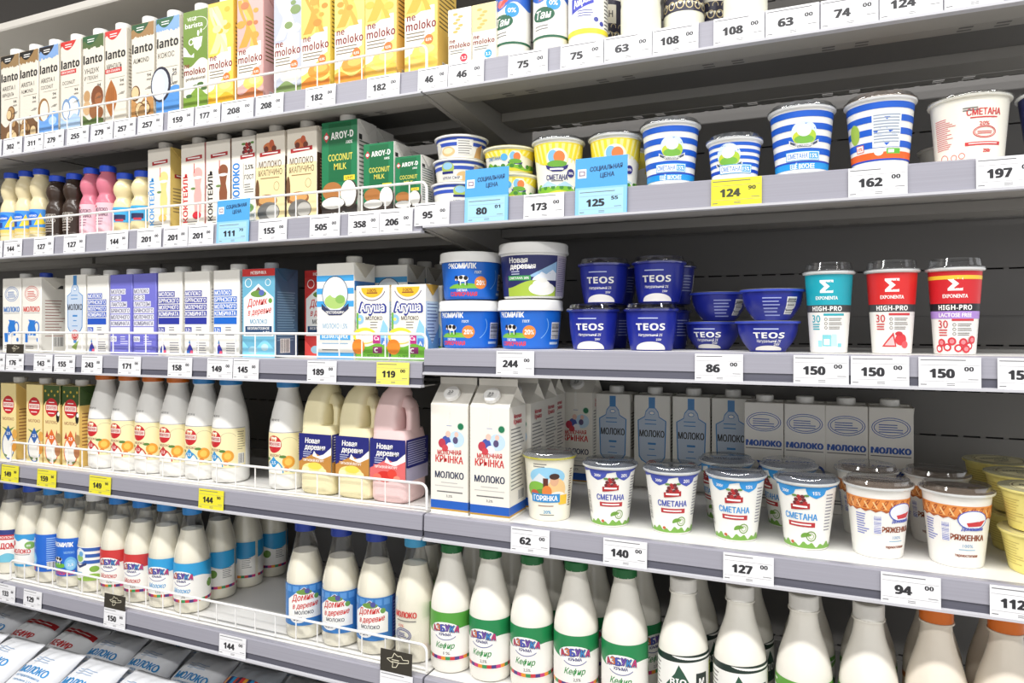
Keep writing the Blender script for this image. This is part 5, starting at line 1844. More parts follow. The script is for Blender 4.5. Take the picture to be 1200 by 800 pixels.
put_round('opaque_dark', '1', 31.5, 'dark labelled bottle standing behind the two ribbed cream bottles on the right', None, 860, .115)
put_round('opaque_dark', '1', 31.5, 'dark labelled bottle behind the gap right of the yellow banded bottle', None, 732, .125)

# ---- second shelf, left bay
for k, xl, lb in (('d_cream', 0, 'small cream drink bottle with blue cap, leftmost on the second shelf'),
                  ('d_cream', 17, 'small cream drink bottle with blue cap, second from left on the second shelf'),
                  ('d_cream', 34, 'small cream drink bottle with blue cap beside the dark chocolate bottles'),
                  ('d_dark', 53, 'dark brown chocolate drink bottle beside the cream bottles'),
                  ('d_dark', 73, 'dark brown chocolate drink bottle beside the pink bottles'),
                  ('d_pink', 93, 'pink strawberry drink bottle beside the dark chocolate bottle'),
                  ('d_pink', 112, 'pink strawberry drink bottle beside the short blue labelled bottle'),
                  ('d_blue', 132, 'short cream drink bottle with blue label beside the pink bottle'),
                  ('d_blue', 153, 'short cream drink bottle with blue label beside the vanilla milkshake carton')):
    put_round(k, '2L', 24.6, lb, xl, None, .045, .35)
put_carton('kokt0', '2L', 173, 66, 64, 'white milkshake carton with blue vertical lettering and yellow side', YF)
put_carton('kokt1', '2L', 212, 66, 64, 'white strawberry milkshake carton with red vertical lettering', YF)
put_carton('kokt2', '2L', 241, 66, 64, 'white chocolate milkshake carton with black vertical lettering and brown drink', YF)
put_carton('moloko_v', '2L', 271, 62, 64, 'white carton with big blue vertical lettering above a blue price card', YF)
put_carton('cappu', '2L', 300, 72, 64, 'beige cappuccino milk carton, left of the two on the second shelf', YF)
put_carton('cappu', '2L', 336, 72, 64, 'beige cappuccino milk carton beside the large green coconut carton', YF)
put_carton('coco_l', '2L', 377, 82, 62, 'largest green coconut milk carton, front of its row', YF)
put_carton('coco_l', '2L', None, 82, 62, 'large coconut milk carton, second in row behind the front one', YF + .066, xr=X_at and 441)
put_carton('coco_l', '2L', None, 82, 62, 'large coconut milk carton, last in row in the dark', YF + .132, xr=456)
put_carton('coco_m', '2L', 426, 66, 56, 'medium green coconut milk carton, front of its row', YF)
put_carton('coco_m', '2L', None, 66, 56, 'medium coconut milk carton behind the front medium one', YF + .06, xr=478)
put_carton('coco_s', '2L', 463, 54, 48, 'smallest green coconut milk carton at the end of the wire fence', YF)
put_carton('coco_s', '2L', None, 54, 48, 'small coconut milk carton behind the smallest front one', YF + .052, xr=508)

# ---- second shelf, right bay
for k, xl, rz, lb in ((0, 505, .9, 'bottom striped cream cheese tub of the stack of three'), (1, 507, .3, 'middle striped cream cheese tub of the stack of three'), (2, 509, .25, 'top striped cream cheese tub of the stack of three')):
    put_round('cheese1' if k < 2 else 'cheese0', '2R', 48.6, lb, xl, None, .035, rz, k * .0408)
put_round('yel_s', '2R', 46.6, 'lower of two stacked low yellow sour cream tubs', 569, None, .035, .35)
put_round('yel_s', '2R', 46.6, 'upper of two stacked low yellow sour cream tubs', 566, None, .035, .3, .0468)
put_round('yel_t', '2R', 46.5, 'tall yellow topped sour cream cup with its label in full view', 622, 687, .037, .28)
put_round('yel_t', '2R', 46.5, 'tall yellow topped sour cream cup behind the blue price card 125', 690, 753, .05, .25)
put_round('yel_s', '2R', 46.6, 'low yellow tub in the back row between the two tall yellow cups', 655, None, .165, .3)
put_round('yel_t', '2R', 46.5, 'yellow sour cream cup in the back row beside the tall striped cup', None, 768, .155, -1.2)
put_round('str_t', '2R', 48.5, 'tall blue striped sour cream cup, leftmost of the striped cups', 750, 822, .035, .2)
put_round('str_s', '2R', 43, 'short blue striped sour cream cup above the yellow price tag 124', 829, 893, .035, .15)
put_round('str_t', '2R', 48.5, 'tall blue striped sour cream cup left of the one with an orange band', 898, 982, .035, .06)
put_round('str_b', '2R', 48.5, 'tall blue striped cup turned backwards with an orange band', 988, 1076, .035, -.05)
put_round('small_white', '2R', 43.6, 'small white sour cream cup behind the big white one', 1074, None, .15, .2)
put_round('big_white', '2R', 50.6, 'big white sour cream cup with red print near the right edge', 1087, 1187, .035, -.13)
put_round('navy_cup', '2R', 50, 'navy yoghurt cup cut off by the right edge on the second shelf', 1187, None, .04, .15)

# ---- middle shelf, left bay
for k, xl, w, lb in (('jug_blue', 3, 70, 'white milk carton with blue jug and white cap at far left'),
                     ('jug_red', 26, 70, 'white milk carton with red lettering, blue jug and blue cap'),
                     ('botpic', 76, 70, 'white milk carton with a pale blue bottle drawing on the middle shelf'),
                     ('br_b', 102, 70, 'white carton with blue word bars left of the violet cartons'),
                     ('br_v', 129, 70, 'violet milk carton, left of the two'),
                     ('br_v', 156, 70, 'violet milk carton, right of the two'),
                     ('br_d', 185, 70, 'white carton with dark navy word bars beside the violet carton'),
                     ('br_d', 216, 70, 'white carton with dark navy word bars between two white cartons'),
                     ('br_s', 250, 70, 'white carton with bright blue word bars beside the light blue village carton'),
                     ('domik_b', 284, 84, 'light blue village milk carton with red banner across its top')):
    put_carton(k, '3L', xl, w, 66 if w == 84 else 70, lb, YF)
put_carton('domik_r', '3L', 357, 84, 66, 'red village milk carton half hidden behind the blue striped carton', .118)
put_carton('prost', '3L', 371, 86, 68, 'white and blue striped milk carton with round picture, front of its row', YF)
for k, lb in enumerate(('second', 'third', 'last')):
    place('prost', -.772, YF + .075 + .071 * k + .034, DECK['3L'], 'blue striped milk carton in the dark, %s in its row' % lb)
put_carton('agusha', '3L', 417, 72, 48, 'small baby milk carton with yellow badge, left of the pair', YF)
put_carton('agusha', '3L', 458, 72, 48, 'small baby milk carton with yellow badge, right of the pair', YF)
put_carton('agusha', '3L', None, 72, 48, 'small baby milk carton behind the right one of the pair', YF + .052, xr=518)

# ---- middle shelf, right bay
put_round('ekomilk', '3R', 57, 'blue sour cream tub at the bottom of the left stack', 514, None, .035, .0)
put_round('ekomilk', '3R', 57, 'blue sour cream tub with cow and orange dot atop the left stack', 515, None, .035, .4, .085)
put_round('ekomilk', '3R', 57, 'blue sour cream tub underneath the navy tub with the mountain picture', 583, None, .035, -.05)
put_round('village_tub', '3R', 61, 'navy sour cream tub with mountain picture and white lid', 584, None, .035, .3, .085)
put_round('teos', '3R', 45, 'dark blue yoghurt cup at the front, lower left of four', 663, 728, .035, .12)
put_round('teos', '3R', 45, 'dark blue yoghurt cup at the front, lower right of four', 729, 798, .035, .18)
put_round('teos', '3R', 45, 'dark blue yoghurt cup stacked on top, left one', 678, 738, .06, .1, .076)
put_round('teos', '3R', 45, 'dark blue yoghurt cup stacked on top, right one', 742, 803, .06, .1, .076)
put_round('teos', '3R', 45, 'dark blue yoghurt cup in the back row, lower left', None, 742, .135, -.8)
put_round('teos', '3R', 45, 'dark blue yoghurt cup in the back row, lower right', None, 812, .135, -.9)
put_round('teos', '3R', 45, 'dark blue yoghurt cup in the back row, upper left', None, 749, .155, -.8, .076)
put_round('teos', '3R', 45, 'dark blue yoghurt cup in the back row, upper right', None, 817, .155, -.9, .076)
put_round('teos_bowl', '3R', 46.6, 'shallow blue yoghurt bowl standing behind, lower left of four bowls', 801, None, .105, -.1)
put_round('teos_bowl', '3R', 46.6, 'shallow blue yoghurt bowl at the front beside the teal cup', 862, 938, .035, .12)
put_round('teos_bowl', '3R', 46.6, 'shallow blue yoghurt bowl with barcode, upper left of four bowls', 812, 874, .1, -1.75, .0468)
put_round('teos_bowl', '3R', 46.6, 'shallow blue yoghurt bowl with barcode stacked beside the teal cup', 870, 941, .037, -1.95, .0468)
put_round('exp_t', '3R', 36.5, 'teal and white tall protein drink cup with clear lid', 940, 1003, .035, -.1)
put_round('exp_r', '3R', 36.5, 'red and white tall protein drink cup with watermelon picture', 1011, 1080, .035, -.06)
put_round('exp_l', '3R', 36.5, 'red tall protein drink cup with a lilac lactose free band', 1082, 1157, .035, -.12)

# ---- fourth shelf, left bay
for k, xl, lb in (('vk_y', 1, 'plain yellow milk carton with blue diamond, leftmost on the fourth shelf'),
                  ('vk_y', 31, 'plain yellow milk carton with blue diamond beside the green topped ones'),
                  ('vk_x', 51, 'yellow milk carton with green fir top, left of the two'),
                  ('vk_x', 73, 'yellow milk carton with green fir top beside the white bottles')):
    put_carton(k, '4', xl, 58, 62, lb, YF)
r4 = 37.3
x6 = lathe_x(YF + r4 / 1000, r4 / 1000, 248)
for i, lb in enumerate(('white milk bottle with orange cap, first from the left', 'white milk bottle with orange cap, second from the left', 'white milk bottle with orange cap, third from the left', 'white milk bottle with orange cap beside the blue capped ones',
                        'white milk bottle with blue cap next to the orange capped bottles', 'white milk bottle with blue cap and barcode, right end of the bottle row')):
    place('vb_o' if i < 4 else 'vb_b', x6 - .0756 * (5 - i), YF + r4 / 1000, DECK['4'], lb, .12 if i < 5 else -.05)
put_round('vb_b', '4', r4, 'white milk bottle with blue cap standing apart beside the yellow jug', 315, None, YF, .05)
for k, xl, rz, lb in (('jug_y', 350, .0, 'pale yellow yoghurt jug, left of the two'), ('jug_y', 393, -.02, 'pale yellow yoghurt jug between the other two jugs'), ('jug_p', 433, .0, 'pink strawberry yoghurt jug at the right end of the fence')):
    put_carton(k, '4', xl, 78, 78, lb, YF + (.001 if rz else 0), rz)

# ---- fourth shelf, right bay
put_carton('krynka', '4', 505, 72, 70, 'gable top white milk carton, left of the two in front', .024)
put_carton('krynka', '4', 551, 72, 70, 'gable top white milk carton, right of the two in front', .02)
for k, (xr, lb) in enumerate(((622, 'second'), (638, 'third'), (648, 'fourth'))):
    put_carton('krynka', '4', None, 72, 70, 'gable top white milk carton, %s in the row behind' % lb, .025 + .0745 * (k + 1), xr=xr)
put_carton('krynka', '4', 655, 72, 70, 'gable top milk carton standing alone in the dark at the back', .335)
put_round('goryanka', '4', 47, 'cream sour cream cup with yellow rim and mountain picture', 615, 673, .03, .3)
put_round('pes_p', '4', 46, 'white sour cream cup with violet splashes beside the yellow rimmed cup', 682, 748, .035, .3)
put_round('pes_p', '4', 46, 'white sour cream cup with violet splashes beside the blue splashed ones', 752, 823, .035, .22)
put_round('pes_b', '4', 46, 'white sour cream cup with blue splashes, left of the two in front', 826, 900, .035, .02)
put_round('pes_b', '4', 46, 'white sour cream cup with blue splashes, right of the two in front', 905, 986, .035, -.2)
put_round('pes_b', '4', 46, 'white sour cream cup in the back row, left one', 818, None, .14, -.9)
put_round('pes_b', '4', 46, 'white sour cream cup in the back row, right one', 889, None, .14, -1.0)
put_round('ryazh', '4', 46.5, 'orange banded fermented milk cup in front, left of two', 986, 1073, .035, .3)
put_round('ryazh', '4', 46.5, 'orange banded fermented milk cup in front with its emblem in view', 1074, 1170, .035, -.12)
put_round('ryazh', '4', 46.5, 'orange banded fermented milk cup in the back row, left one', 977, None, .14, -.5)
put_round('ryazh', '4', 46.5, 'orange banded fermented milk cup in the back row, right one', 1056, None, .14, -.6)
for i, (xl, yf, nm) in enumerate(((1168, .03, 'front'), (1151, .135, 'middle'), (1127, .24, 'rear'))):
    for j in (0, 1):
        put_round('yellow_tub', '4', 49.6, '%s yellow cheese tub of the %s stack at the right edge' % ('upper' if j else 'lower', nm), xl, None, yf, .1 + .2 * i, j * .0555)
for xl, lb in ((698, 'first'), (743, 'second'), (788, 'third'), (834, 'fourth')):
    put_carton('bot_back', '4', xl, 72, 70, 'white carton with blue bottle drawing at the back, %s from the left' % lb, .357)
for i, (xl, lb) in enumerate(((872, 'first'), (919, 'second'), (967, 'third'), (1018, 'fourth'))):
    put_carton('brest', '4', xl, 66, 70, 'greyish carton with blue oval and jug at the back, %s from the left' % lb, .282)

# ---- fifth shelf
rb = BOT[7][0]
YB = 0.032
x9 = lathe_x(YB + rb / 1000, rb / 1000, 203)
row5 = [('red_ocean', 'clear milk bottle with red and navy label, leftmost on the fifth shelf'), ('oko_b', 'clear milk bottle with pale blue and white label and red lettering'), ('eko_b', 'clear milk bottle with blue label turned to its barcode'),
        ('eko_b', 'clear milk bottle with blue label and cow'), ('stripe_b', 'clear milk bottle with navy striped label and white cap'), ('az_r', 'clear milk bottle with red banded label, left of two'),
        ('az_r', 'clear milk bottle with red banded label, right of two'), ('az_b', 'clear milk bottle with blue banded label, left of the two in front'), ('az_b', 'clear milk bottle with blue banded label, right of the two in front')]
rz5 = [.35, .3, -.85, .3, .25, .32, .3, .32, .24]
ordn = ('first', 'second', 'third', 'fourth', 'fifth', 'sixth', 'seventh', 'eighth')
for i, (k, lb) in enumerate(row5):
    x = x9 - .0752 * (8 - i)
    place(k, x, YB + rb / 1000, DECK['5'], lb, rz5[i])
    if i < 7:
        place(k, x + .003, YB + .080 + rb / 1000, DECK['5'], 'clear milk bottle in the second row, %s from the left' % ordn[i], rz5[i] - .5)
for j, nm in enumerate(('second', 'third', 'fourth')):
    place('az_b', x9 - .006 + .004 * j, YB + rb / 1000 + .080 + .0785 * j, DECK['5'], 'blue banded milk bottle, %s in the row going back' % nm, -1.25 - .5 * (j % 2))
for k, xl, rz, lb in (('house_b', 335, .62, 'clear milk bottle with blue village label, first from the left'), ('house_b', 377, .3, 'clear milk bottle with blue village label, second from the left'),
                      ('house_b', 418, .25, 'clear milk bottle with blue village label beside the plain red lettered bottle'), ('plain_b', 463, .2, 'clear milk bottle with red lettering and light blue cap')):
    put_round(k, '5', rb, lb, xl, None, YB, rz)
put_round('plain_b', '5', rb, 'clear milk bottle in the back behind the red lettered bottle', 480, None, .145, -1.0)
kf = (('kef_g', 505, .2, 'kefir bottle with light green band, leftmost of the kefir bottles'), ('kef_d', 550, .05, 'kefir bottle with dark green band, second of the kefir bottles'), ('kef_d', 598, .1, 'kefir bottle with dark green band, third of the kefir bottles'),
      ('kef_d', 649, .3, 'kefir bottle with dark green band, fourth of the kefir bottles'), ('kef_d', 705, .12, 'kefir bottle with dark green band beside the white capped bottles'))
for i, (k, xl, rz, lb) in enumerate(kf):
    o = put_round(k, '5', rb, lb, xl, None, .028, rz)
    place(k, o.location.x + .004, o.location.y + .082, DECK['5'], 'kefir bottle in the second row, %s from the left' % ordn[i], rz + .9)
rbio = BIO[5][0]
for i, (k, xl, xr, rz, lb) in enumerate((('bio', 771, None, .1, 'white bottle with black lettered label and white cap, beside green kefir'), ('bio', 836, None, .15, 'white bottle with dark banded label and white cap, second of four'),
                                       ('bio_g', 905, 980, .2, 'white bottle with white cap, third of four'), ('bio_g', 979, 1058, .1, 'white bottle with white cap beside the orange capped bottles'),
                                       ('ryb', 1059, 1137, .1, 'cream bottle with orange cap, left one'), ('ryb', None, 1222, .1, 'cream bottle with orange cap cut by the right edge'))):
    o = put_round(k, '5', rbio, lb, xl, xr, .028, rz)
    place(k, o.location.x + (.004 if i < 4 else .006), o.location.y + .087, DECK['5'], ('white capped bottle in the second row, %s from the left' % ordn[i]) if i < 4 else 'orange capped bottle in the second row, %s one' % ('left', 'right')[i - 4], rz + 1.0)

# ------------------------------------------------------------------ price tags
TAGW = (240, 240, 243)
TILT = math.atan2(0.0018, 0.040)


def tag_art(w, h, num, cents, ink, seed, extra=None, full=True):
    a = Art()
    a.lines(-w / 2 + 2, w / 2 - 8, h - 4.2, 1, 1, 1.1, (110, 110, 112), seed, .4)
    a.rect(-w / 2 + 1.5, h * .735, w / 2 - 1.5, h * .735 + .35, (150, 150, 152)).rect(-w / 2 + 1.5, h * .2, w / 2 - 1.5, h * .2 + .35, (170, 170, 172))
    if num:
        a.txt(num, -w * .12, h * .47, h * .29, ink, w=w * .138 * len(num) * (1 if len(num) > 2 else 1.08), b=.10)
    if cents:
        a.txt(cents, w * .31, h * .62, h * .14, ink, w=w * .15, b=.07)
    a.lines(-w / 2 + 2, -w / 2 + 9, h * .08, 1, 1, 1, (110, 110, 112), 1, 0).lines(-3, 6, h * .12, 2, 2, .7, (120, 120, 122), 2, 0).lines(w / 2 - 14, w / 2 - 3, h * .27, 1, 1, .8, (120, 120, 122), 2, 0)
    return a


def price_tag(sh, x0, x1, num, cents, label, col=TAGW, ink=(44, 44, 48), card=None, emblem_h=None, h=38.6):
    zb = H + ZB[sh] + 0.0035
    yr = -0.0004
    xa, xb = X_at(x0, 0.004), X_at(x1, 0.004)
    w = (xb - xa) * 1000
    t = thing('price_tag', label, 'price tag', ((xa + xb) / 2, yr, zb), 0, 'price tags along the shelf rails')
    t.rotation_euler = (-TILT, 0, 0)
    if card:
        H2 = card
        link('card', box_mesh(-w / 2000, w / 2000, -0.0018, -0.0006, -0.002, H2 / 1000, 0.0003), t, M((84, 166, 226), 0.25, name='blue_card', var=0.02))
        a = Art().rect(-w / 2 + .5, -1.5, w / 2 - .5, 42, (140, 200, 238)).rect(-w / 2 + 6, .5, w / 2 - 6, 39, (166, 214, 240))
        b = tag_art(w - 12, 38, num, cents, ink, int(x0))
        a.shapes += [(s[0], s[1], s[2], s[3], s[4] + 3) for s in b.shapes]
        a.rect(-w / 2 + 4, 57, -w / 2 + 18, 71, W_).rect(-w / 2 + 6, 60, -w / 2 + 16, 68, (150, 130, 150)).rect(-w / 2 + 8, 62, -w / 2 + 14, 66, W_)
        a.txt('СОЦИАЛЬНАЯ', 8, 71, 7, (34, 60, 100), w=w * .62, b=.03, sh=.1, rot=3).txt('ЦЕНА', 10, 60, 7, (34, 60, 100), w=w * .27, b=.03, sh=.1, rot=3)
        a.build('card_print', lambda s, q, o: (s / 1000, -0.0018 - o, q / 1000), t)
        return
    link('paper', box_mesh(-w / 2000, w / 2000, -0.0012, -0.0004, 0, h / 1000), t, M(col, 0.3, name='tag_paper', var=0.01))
    tag_art(w, h, num, cents, ink, int(x0)).build('tag_print', lambda s, q, o: (s / 1000, -0.0012 - o, q / 1000), t)
    if emblem_h:
        link('emblem_card', box_mesh(-w / 2000, w / 2000 * .94, -0.0016, -0.0006, (h + 0.3) / 1000, (h + emblem_h) / 1000), t, M((54, 50, 42), 0.4, name='black_card', var=0.03))
        a = Art()
        cy = h + emblem_h * .55
        pts = [(-17, 2), (-8, 4), (-4, 12), (2, 8), (8, 9), (12, 4), (22, 5), (22, 1), (12, -1), (4, -2), (0, -9), (-7, -10), (-6, -3), (-12, -1)]
        k = emblem_h / 34
        for p, q in zip(pts, pts[1:] + pts[:1]):
            dx, dy = q[0] - p[0], q[1] - p[1]
            L = math.hypot(dx, dy)
            nx, ny = -dy / L * .55, dx / L * .55
            a.poly([((p[0] + nx) * k, cy + (p[1] + ny) * k), ((q[0] + nx) * k, cy + (q[1] + ny) * k), ((q[0] - nx) * k, cy + (q[1] - ny) * k), ((p[0] - nx) * k, cy + (p[1] - ny) * k)], (226, 220, 196))
        a.lines(-8 * k, 8 * k, cy + 1 * k, 2, 3 * k, 1.3 * k, (226, 220, 196), 2, .2)
        a.build('emblem_print', lambda s, q, o: (s / 1000, -0.0016 - o, q / 1000), t)


YT = (236, 226, 60)
YT2 = (240, 232, 110)
TAGS = [
    ('1', -14, 4, '', '00', 'partly hidden price tag at the far left end of the top rail'),
    ('1', 6.5, 28, '302', '00', 'white price tag 302 under the leftmost oat drink cartons'), ('1', 31, 53, '311', '90', 'white price tag 311 under the brown topped almond carton'),
    ('1', 54, 77, '279', '90', 'white price tag 279 under the blue topped coconut carton'), ('1', 81, 106, '255', '90', 'white price tag 255 under the pale coconut carton with red corner tag'),
    ('1', 109, 134.5, '279', '90', 'white price tag 279 under the green topped hazelnut carton'), ('1', 136, 161, '257', '00', 'white price tag 257 under the carton with one big almond'), ('1', 164, 193, '257', '00', 'white price tag 257 under the tan topped almond carton'),
    ('1', 199, 229, '159', '00', 'white price tag 159 under the blue coconut half and green barista cartons'), ('1', 231, 260, '177', '00', 'white price tag 177 under the green barista carton'), ('1', 262, 299, '208', '00', 'white price tag 208 under the yellow banana carton'),
    ('1', 302, 334, '208', '00', 'white price tag 208 under the grey and white carton'), ('1', 360, 395, '182', '00', 'white price tag 182 under the orange and yellow carton'), ('1', 432, 470, '182', '00', 'white price tag 182 under the yellow carton near the fence end'),
    ('1', 491.5, 526, '46', '00', 'white price tag 46 at the right end of the top fence'), ('1', 527, 568.5, '46', '00', 'white price tag 46 under the small cream oat carton'), ('1', 597, 643, '75', '00', 'white price tag 75 under the green oval drink bottles'),
    ('1', 658, 708, '75', '00', 'white price tag 75 under the yellow banded drink bottle'), ('1', 709, 764.5, '63', '00', 'white price tag 63 under the left ribbed cream bottle'), ('1', 765.5, 819, '108', '00', 'white price tag 108 under the dark ornamented bottle label'),
    ('1', 837, 896, '108', '00', 'white price tag 108 under the right ribbed cream bottle'), ('1', 897.5, 960, '63', '00', 'white price tag 63 on the empty top rail, next to tag 74'), ('1', 962, 1029, '74', '00', 'white price tag 74 on the top rail between tags 63 and one cut off above'),
    ('1', 1030.5, 1104, '124', '00', "white price tag 124 with its number cut by the picture's top edge"), ('1', 1106, 1175, '', '', 'blank looking last price tag on the top rail, nearly out of frame'),
    ('2L', -14, 5, '', '00', 'partly hidden price tag at the far left end of the second rail'), ('2L', 7, 28, '144', '00', 'white price tag 144 under the cream bottles at far left'), ('2L', 42, 65, '127', '00', 'white price tag 127 under the gap between cream and dark bottles'), ('2L', 77, 102, '127', '00', 'white price tag 127 under the dark chocolate bottles'),
    ('2L', 127, 152, '144', '00', 'white price tag 144 under the short blue labelled bottles'), ('2L', 163, 191, '201', '00', 'white price tag 201 under the vanilla milkshake carton'), ('2L', 194, 222, '201', '00', 'white price tag 201 under the strawberry milkshake carton'), ('2L', 223, 252, '201', '00', 'white price tag 201 under the chocolate milkshake carton'),
    ('2L', 305, 338, '155', '00', 'white price tag 155 under the two cappuccino cartons'), ('2L', 365, 400, '505', '00', 'white price tag 505 under the largest coconut carton'), ('2L', 410, 446, '358', '00', 'white price tag 358 under the medium coconut carton'), ('2L', 446.6, 485, '206', '00', 'white price tag 206 under the smallest coconut carton'),
    ('2R', 487.5, 528, '95', '00', 'white price tag 95 under the cream cheese stack'), ('2R', 615, 662, '173', '00', 'white price tag 173 under the yellow sour cream cup in full view'), ('2R', 994, 1063, '162', '00', 'white price tag 162 under the striped cup with the orange band'), ('2R', 1143, 1216, '197', '00', 'white price tag 197 under the big plain white cup'),
    ('3L', -12, 8, '', '00', 'partly hidden price tag at the far left end of the middle rail'), ('3L', 42, 63.5, '143', '00', 'white price tag 143 under the red lettered jug carton'), ('3L', 66, 90, '155', '00', 'white price tag 155 under the bottle drawing carton'), ('3L', 98, 122, '243', '00', 'white price tag 243 under the first blue bar carton'),
    ('3L', 141, 167, '171', '00', 'white price tag 171 under the violet cartons'), ('3L', 199, 227, '158', '00', 'white price tag 158 under the dark navy bar cartons'), ('3L', 245, 274.5, '149', '00', 'white price tag 149 under the bright blue bar carton'), ('3L', 275.5, 305, '145', '00', 'white price tag 145 under the light blue village carton'), ('3L', 362, 396, '189', '00', 'white price tag 189 under the blue striped carton'),
    ('3R', 583, 627, '244', '00', 'white price tag 244 under the stacked blue tubs'), ('3R', 815, 871, '86', '00', 'white price tag 86 under the shallow blue bowls'), ('3R', 930, 994.5, '150', '00', 'white price tag 150 under the teal protein cup'), ('3R', 997, 1065, '150', '00', 'white price tag 150 under the watermelon protein cup'),
    ('3R', 1076, 1149, '150', '00', 'white price tag 150 under the lactose free protein cup'), ('3R', 1168, 1240, '150', '00', 'white price tag on the middle rail cut by the right picture edge'),
    ('4', 600, 645, '62', '00', 'white price tag 62 under the yellow rimmed cup'), ('4', 708, 759, '140', '00', 'white price tag 140 under the violet splashed cups'), ('4', 848, 907, '127', '00', 'white price tag 127 under the blue splashed cups'), ('4', 1032, 1102, '94', '00', 'white price tag 94 under the orange banded cups'), ('4', 1159, 1232, '112', '00', 'white price tag 112 under the yellow cheese tubs'),
    ('5', 2, 20, '133', '00', 'white price tag 133 at the left end of the lowest rail'), ('5', 30, 51, '129', '00', 'white price tag 129 under the blue cow label bottles'), ('5', 259, 290, '144', '00', 'white price tag 144 under the empty stretch of the lowest shelf'),
]
for a in TAGS:
    faded = a[3] in ('177', '208') and a[1] < 300 or a[1] in (658, 709)
    price_tag(*a, ink=(64, 64, 68) if faded else (44, 44, 48))
price_tag('3L', 9.5, 30, '176', '00', 'white price tag 176 with black emblem card under the blue jug carton', emblem_h=22)
price_tag('5', 124, 149, '150', '00', 'white price tag 150 with black emblem card under the red banded bottles', emblem_h=30)
price_tag('5', 447, 485, '', '', 'tag with a black emblem card at the bottom edge near the bottles', emblem_h=38)
price_tag('3L', 443, 481, '119', '00', 'yellow price tag 119 under the baby milk cartons', col=YT2)
price_tag('2R', 834, 893, '124', '90', 'yellow price tag 124 under the short striped cup', col=YT, ink=(70, 72, 50))
for x0, x1, n, lb in ((4, 24, '149', 'yellow price tag 149 under the leftmost yellow cartons'), (46, 68, '159', 'yellow price tag 159 under the fir topped yellow cartons'), (107, 132, '149', 'yellow price tag 149 under the orange capped white bottles'), (235, 264, '144', 'yellow price tag 144 under the blue capped white bottles')):
    price_tag('4', x0, x1, n, '90', lb, col=YT)
price_tag('2L', 256, 294, '111', '70', 'blue social price card 111 in front of the vertical lettered milk carton', card=84)
price_tag('2R', 546, 597, '80', '01', 'blue social price card 80 in front of the low yellow tubs', card=88)
price_tag('2R', 675, 736, '125', '55', 'blue social price card 125 in front of the tall yellow cup', card=88)


# ------------------------------------------------------------------ soft milk pouches on the base shelf
def pouch_z(x, y, a, b, T):
    u = min(1, abs(x / a)) ** 2.6
    v = min(1, abs(y / b)) ** 2.2
    base = max(0.0, (1 - u)) ** .55 * max(0.0, (1 - v)) ** .6
    wr = 0.09 * math.sin(9 * x / a + 3 * y / b) * (abs(y / b) ** 2) + 0.08 * math.sin(14 * x / a - 5 * y / b) * abs(y / b)
    return T * max(0, base * (1 + wr)) + 0.0012


def make_pouch(artf, body=(236, 238, 242)):
    a, b, T = 0.063, 0.100, 0.031

    def fn(o):
        n, m = 18, 22
        bm = bmesh.new()
        top, bot = [], []
        for j in range(m + 1):
            y = -b + 2 * b * j / m
            pinch = 1 - 0.10 * (1 - min(1, (b - abs(y)) / 0.03)) * 0
            rt_, rb_ = [], []
            for i in range(n + 1):
                x = (-a + 2 * a * i / n) * pinch
                z = pouch_z(x, y, a, b * .93, T)
                rt_.append(bm.verts.new((x, y, T * .8 + z)))
                rb_.append(bm.verts.new((x, y, T * .8 - (z - 0.0012) * .8)))
            top.append(rt_)
            bot.append(rb_)
        for j in range(m):
            for i in range(n):
                bm.faces.new((top[j][i], top[j][i + 1], top[j + 1][i + 1], top[j + 1][i]))
                bm.faces.new((bot[j][i], bot[j + 1][i], bot[j + 1][i + 1], bot[j][i + 1]))
        for j in range(m):
            bm.faces.new((top[j][0], top[j + 1][0], bot[j + 1][0], bot[j][0]))
            bm.faces.new((top[j][n], bot[j][n], bot[j + 1][n], top[j + 1][n]))
        for i in range(n):
            bm.faces.new((top[0][i], bot[0][i], bot[0][i + 1], top[0][i + 1]))
            bm.faces.new((top[m][i], top[m][i + 1], bot[m][i + 1], bot[m][i]))
        link('pouch_body', finish(bm, True, 1.2), o, M(body, 0.28, name='pouch_film', var=0.03))
        art = Art()
        artf(art)
        art.build('pouch_print', lambda s, t, q: (s / 1000, t / 1000, T * .8 + pouch_z(s / 1000, t / 1000, a, b * .93, T) + 0.0006 + q), o, True, 5.0)
    return fn


def pouch_blue(a):
    c = (40, 140, 205)
    a.txt('МОЛОКО', 4, 24, 17, c, w=86, b=.04).txt('пастеризованное', 4, 8, 6, (120, 160, 200), w=78).txt('питьевое 2,5%', 4, -3, 5, (130, 165, 200), w=62)
    for k in range(4):
        a.ring(0, -42, 34 - 5 * k, 26 - 4 * k, 1.6, (90, 140, 200), 24)
    a.lines(-30, 30, 58, 3, 6, 1.6, (150, 175, 205), 3)


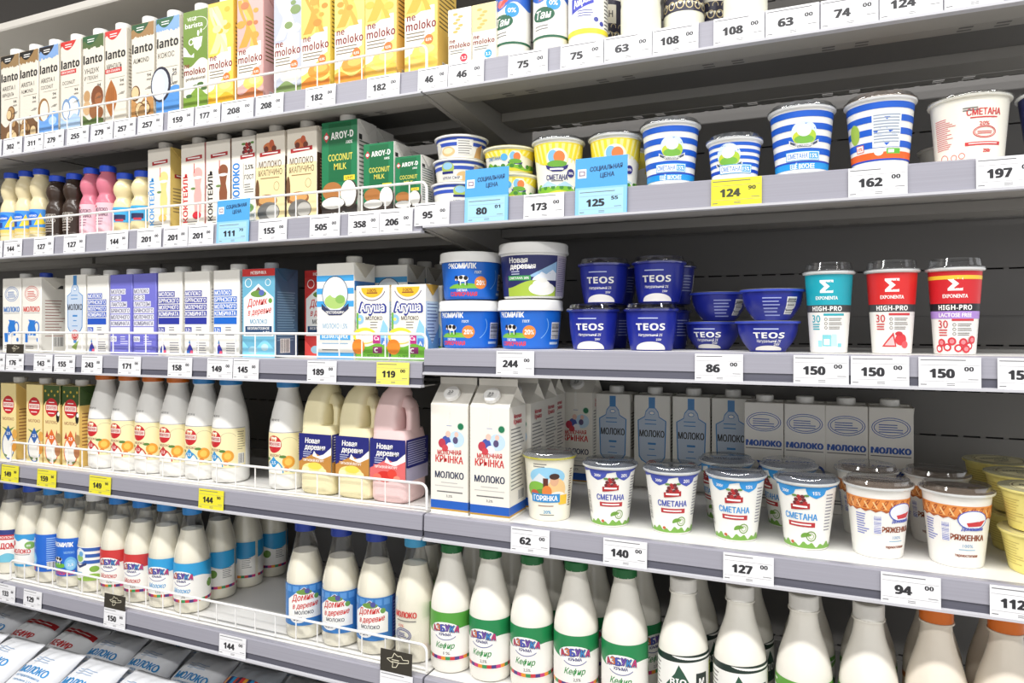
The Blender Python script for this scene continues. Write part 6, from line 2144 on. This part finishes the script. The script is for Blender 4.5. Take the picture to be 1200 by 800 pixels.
def pouch_red(a):
    r = (190, 46, 50)
    a.band(-58, 58, 56, 70, r, 16).lines(-50, 50, 62, 1, 1, 2, W_, 1).band(-58, 58, -66, -58, r, 16).txt('КЕФИР', 0, 20, 16, r, w=70, b=.04)
    for k in range(3):
        a.ring(0, -24, 28 - 6 * k, 20 - 4 * k, 1.8, (90, 130, 190), 22)


def pouch_stripe(a):
    cols = ((206, 60, 60), (240, 170, 60), (50, 60, 110), (60, 150, 200), (210, 80, 60), (60, 60, 90))
    for k in range(14):
        a.rect(-56 + 8 * k, 20, -48 + 8 * k, 52, cols[k % 6])
    a.txt('МОЛОКО', 0, -4, 14, (50, 120, 180), w=76, b=.04).ring(0, -44, 30, 20, 2, (120, 150, 190), 22)


GPO = 'soft milk pouches piled on the base shelf'
BUILD['po_b'] = ('milk_pouch', 'pouch', make_pouch(pouch_blue), GPO)
BUILD['po_r'] = ('milk_pouch', 'pouch', make_pouch(pouch_red, (228, 230, 232)), GPO)
BUILD['po_s'] = ('milk_pouch', 'pouch', make_pouch(pouch_stripe, (222, 228, 236)), GPO)
z0 = DECK['6'] - 0.002
side_words = ('first', 'second', 'third', 'fourth', 'fifth', 'sixth', 'seventh', 'eighth', 'ninth', 'tenth')
tl = 0.48                             # the pouches lean on one another like roof tiles
for ri, y in enumerate((-.025, .092, .209, .316)):
    for i in range(10):
        x = -2.02 + .1385 * i + (.06 if ri % 2 else 0)
        k = 'po_b'
        if (ri, i) in ((1, 1), (1, 2), (2, 1)):
            k = 'po_r'
        if (ri, i) in ((1, 6), (0, 8)):
            k = 'po_s'
        what = {'po_b': 'white milk pouch with blue lettering', 'po_r': 'white pouch with red bands', 'po_s': 'pouch with bright striped band'}[k]
        o = place(k, x + rnd.uniform(-.004, .004), y, z0 + .051 - .0248 * math.cos(tl),
                  '%s, %s from left, %s row of the pile' % (what, side_words[i], ('front', 'second', 'third', 'rear')[ri]))
        o.rotation_euler = (tl + rnd.uniform(-.01, .01), rnd.uniform(-.03, .03), rnd.uniform(-.045, .045))
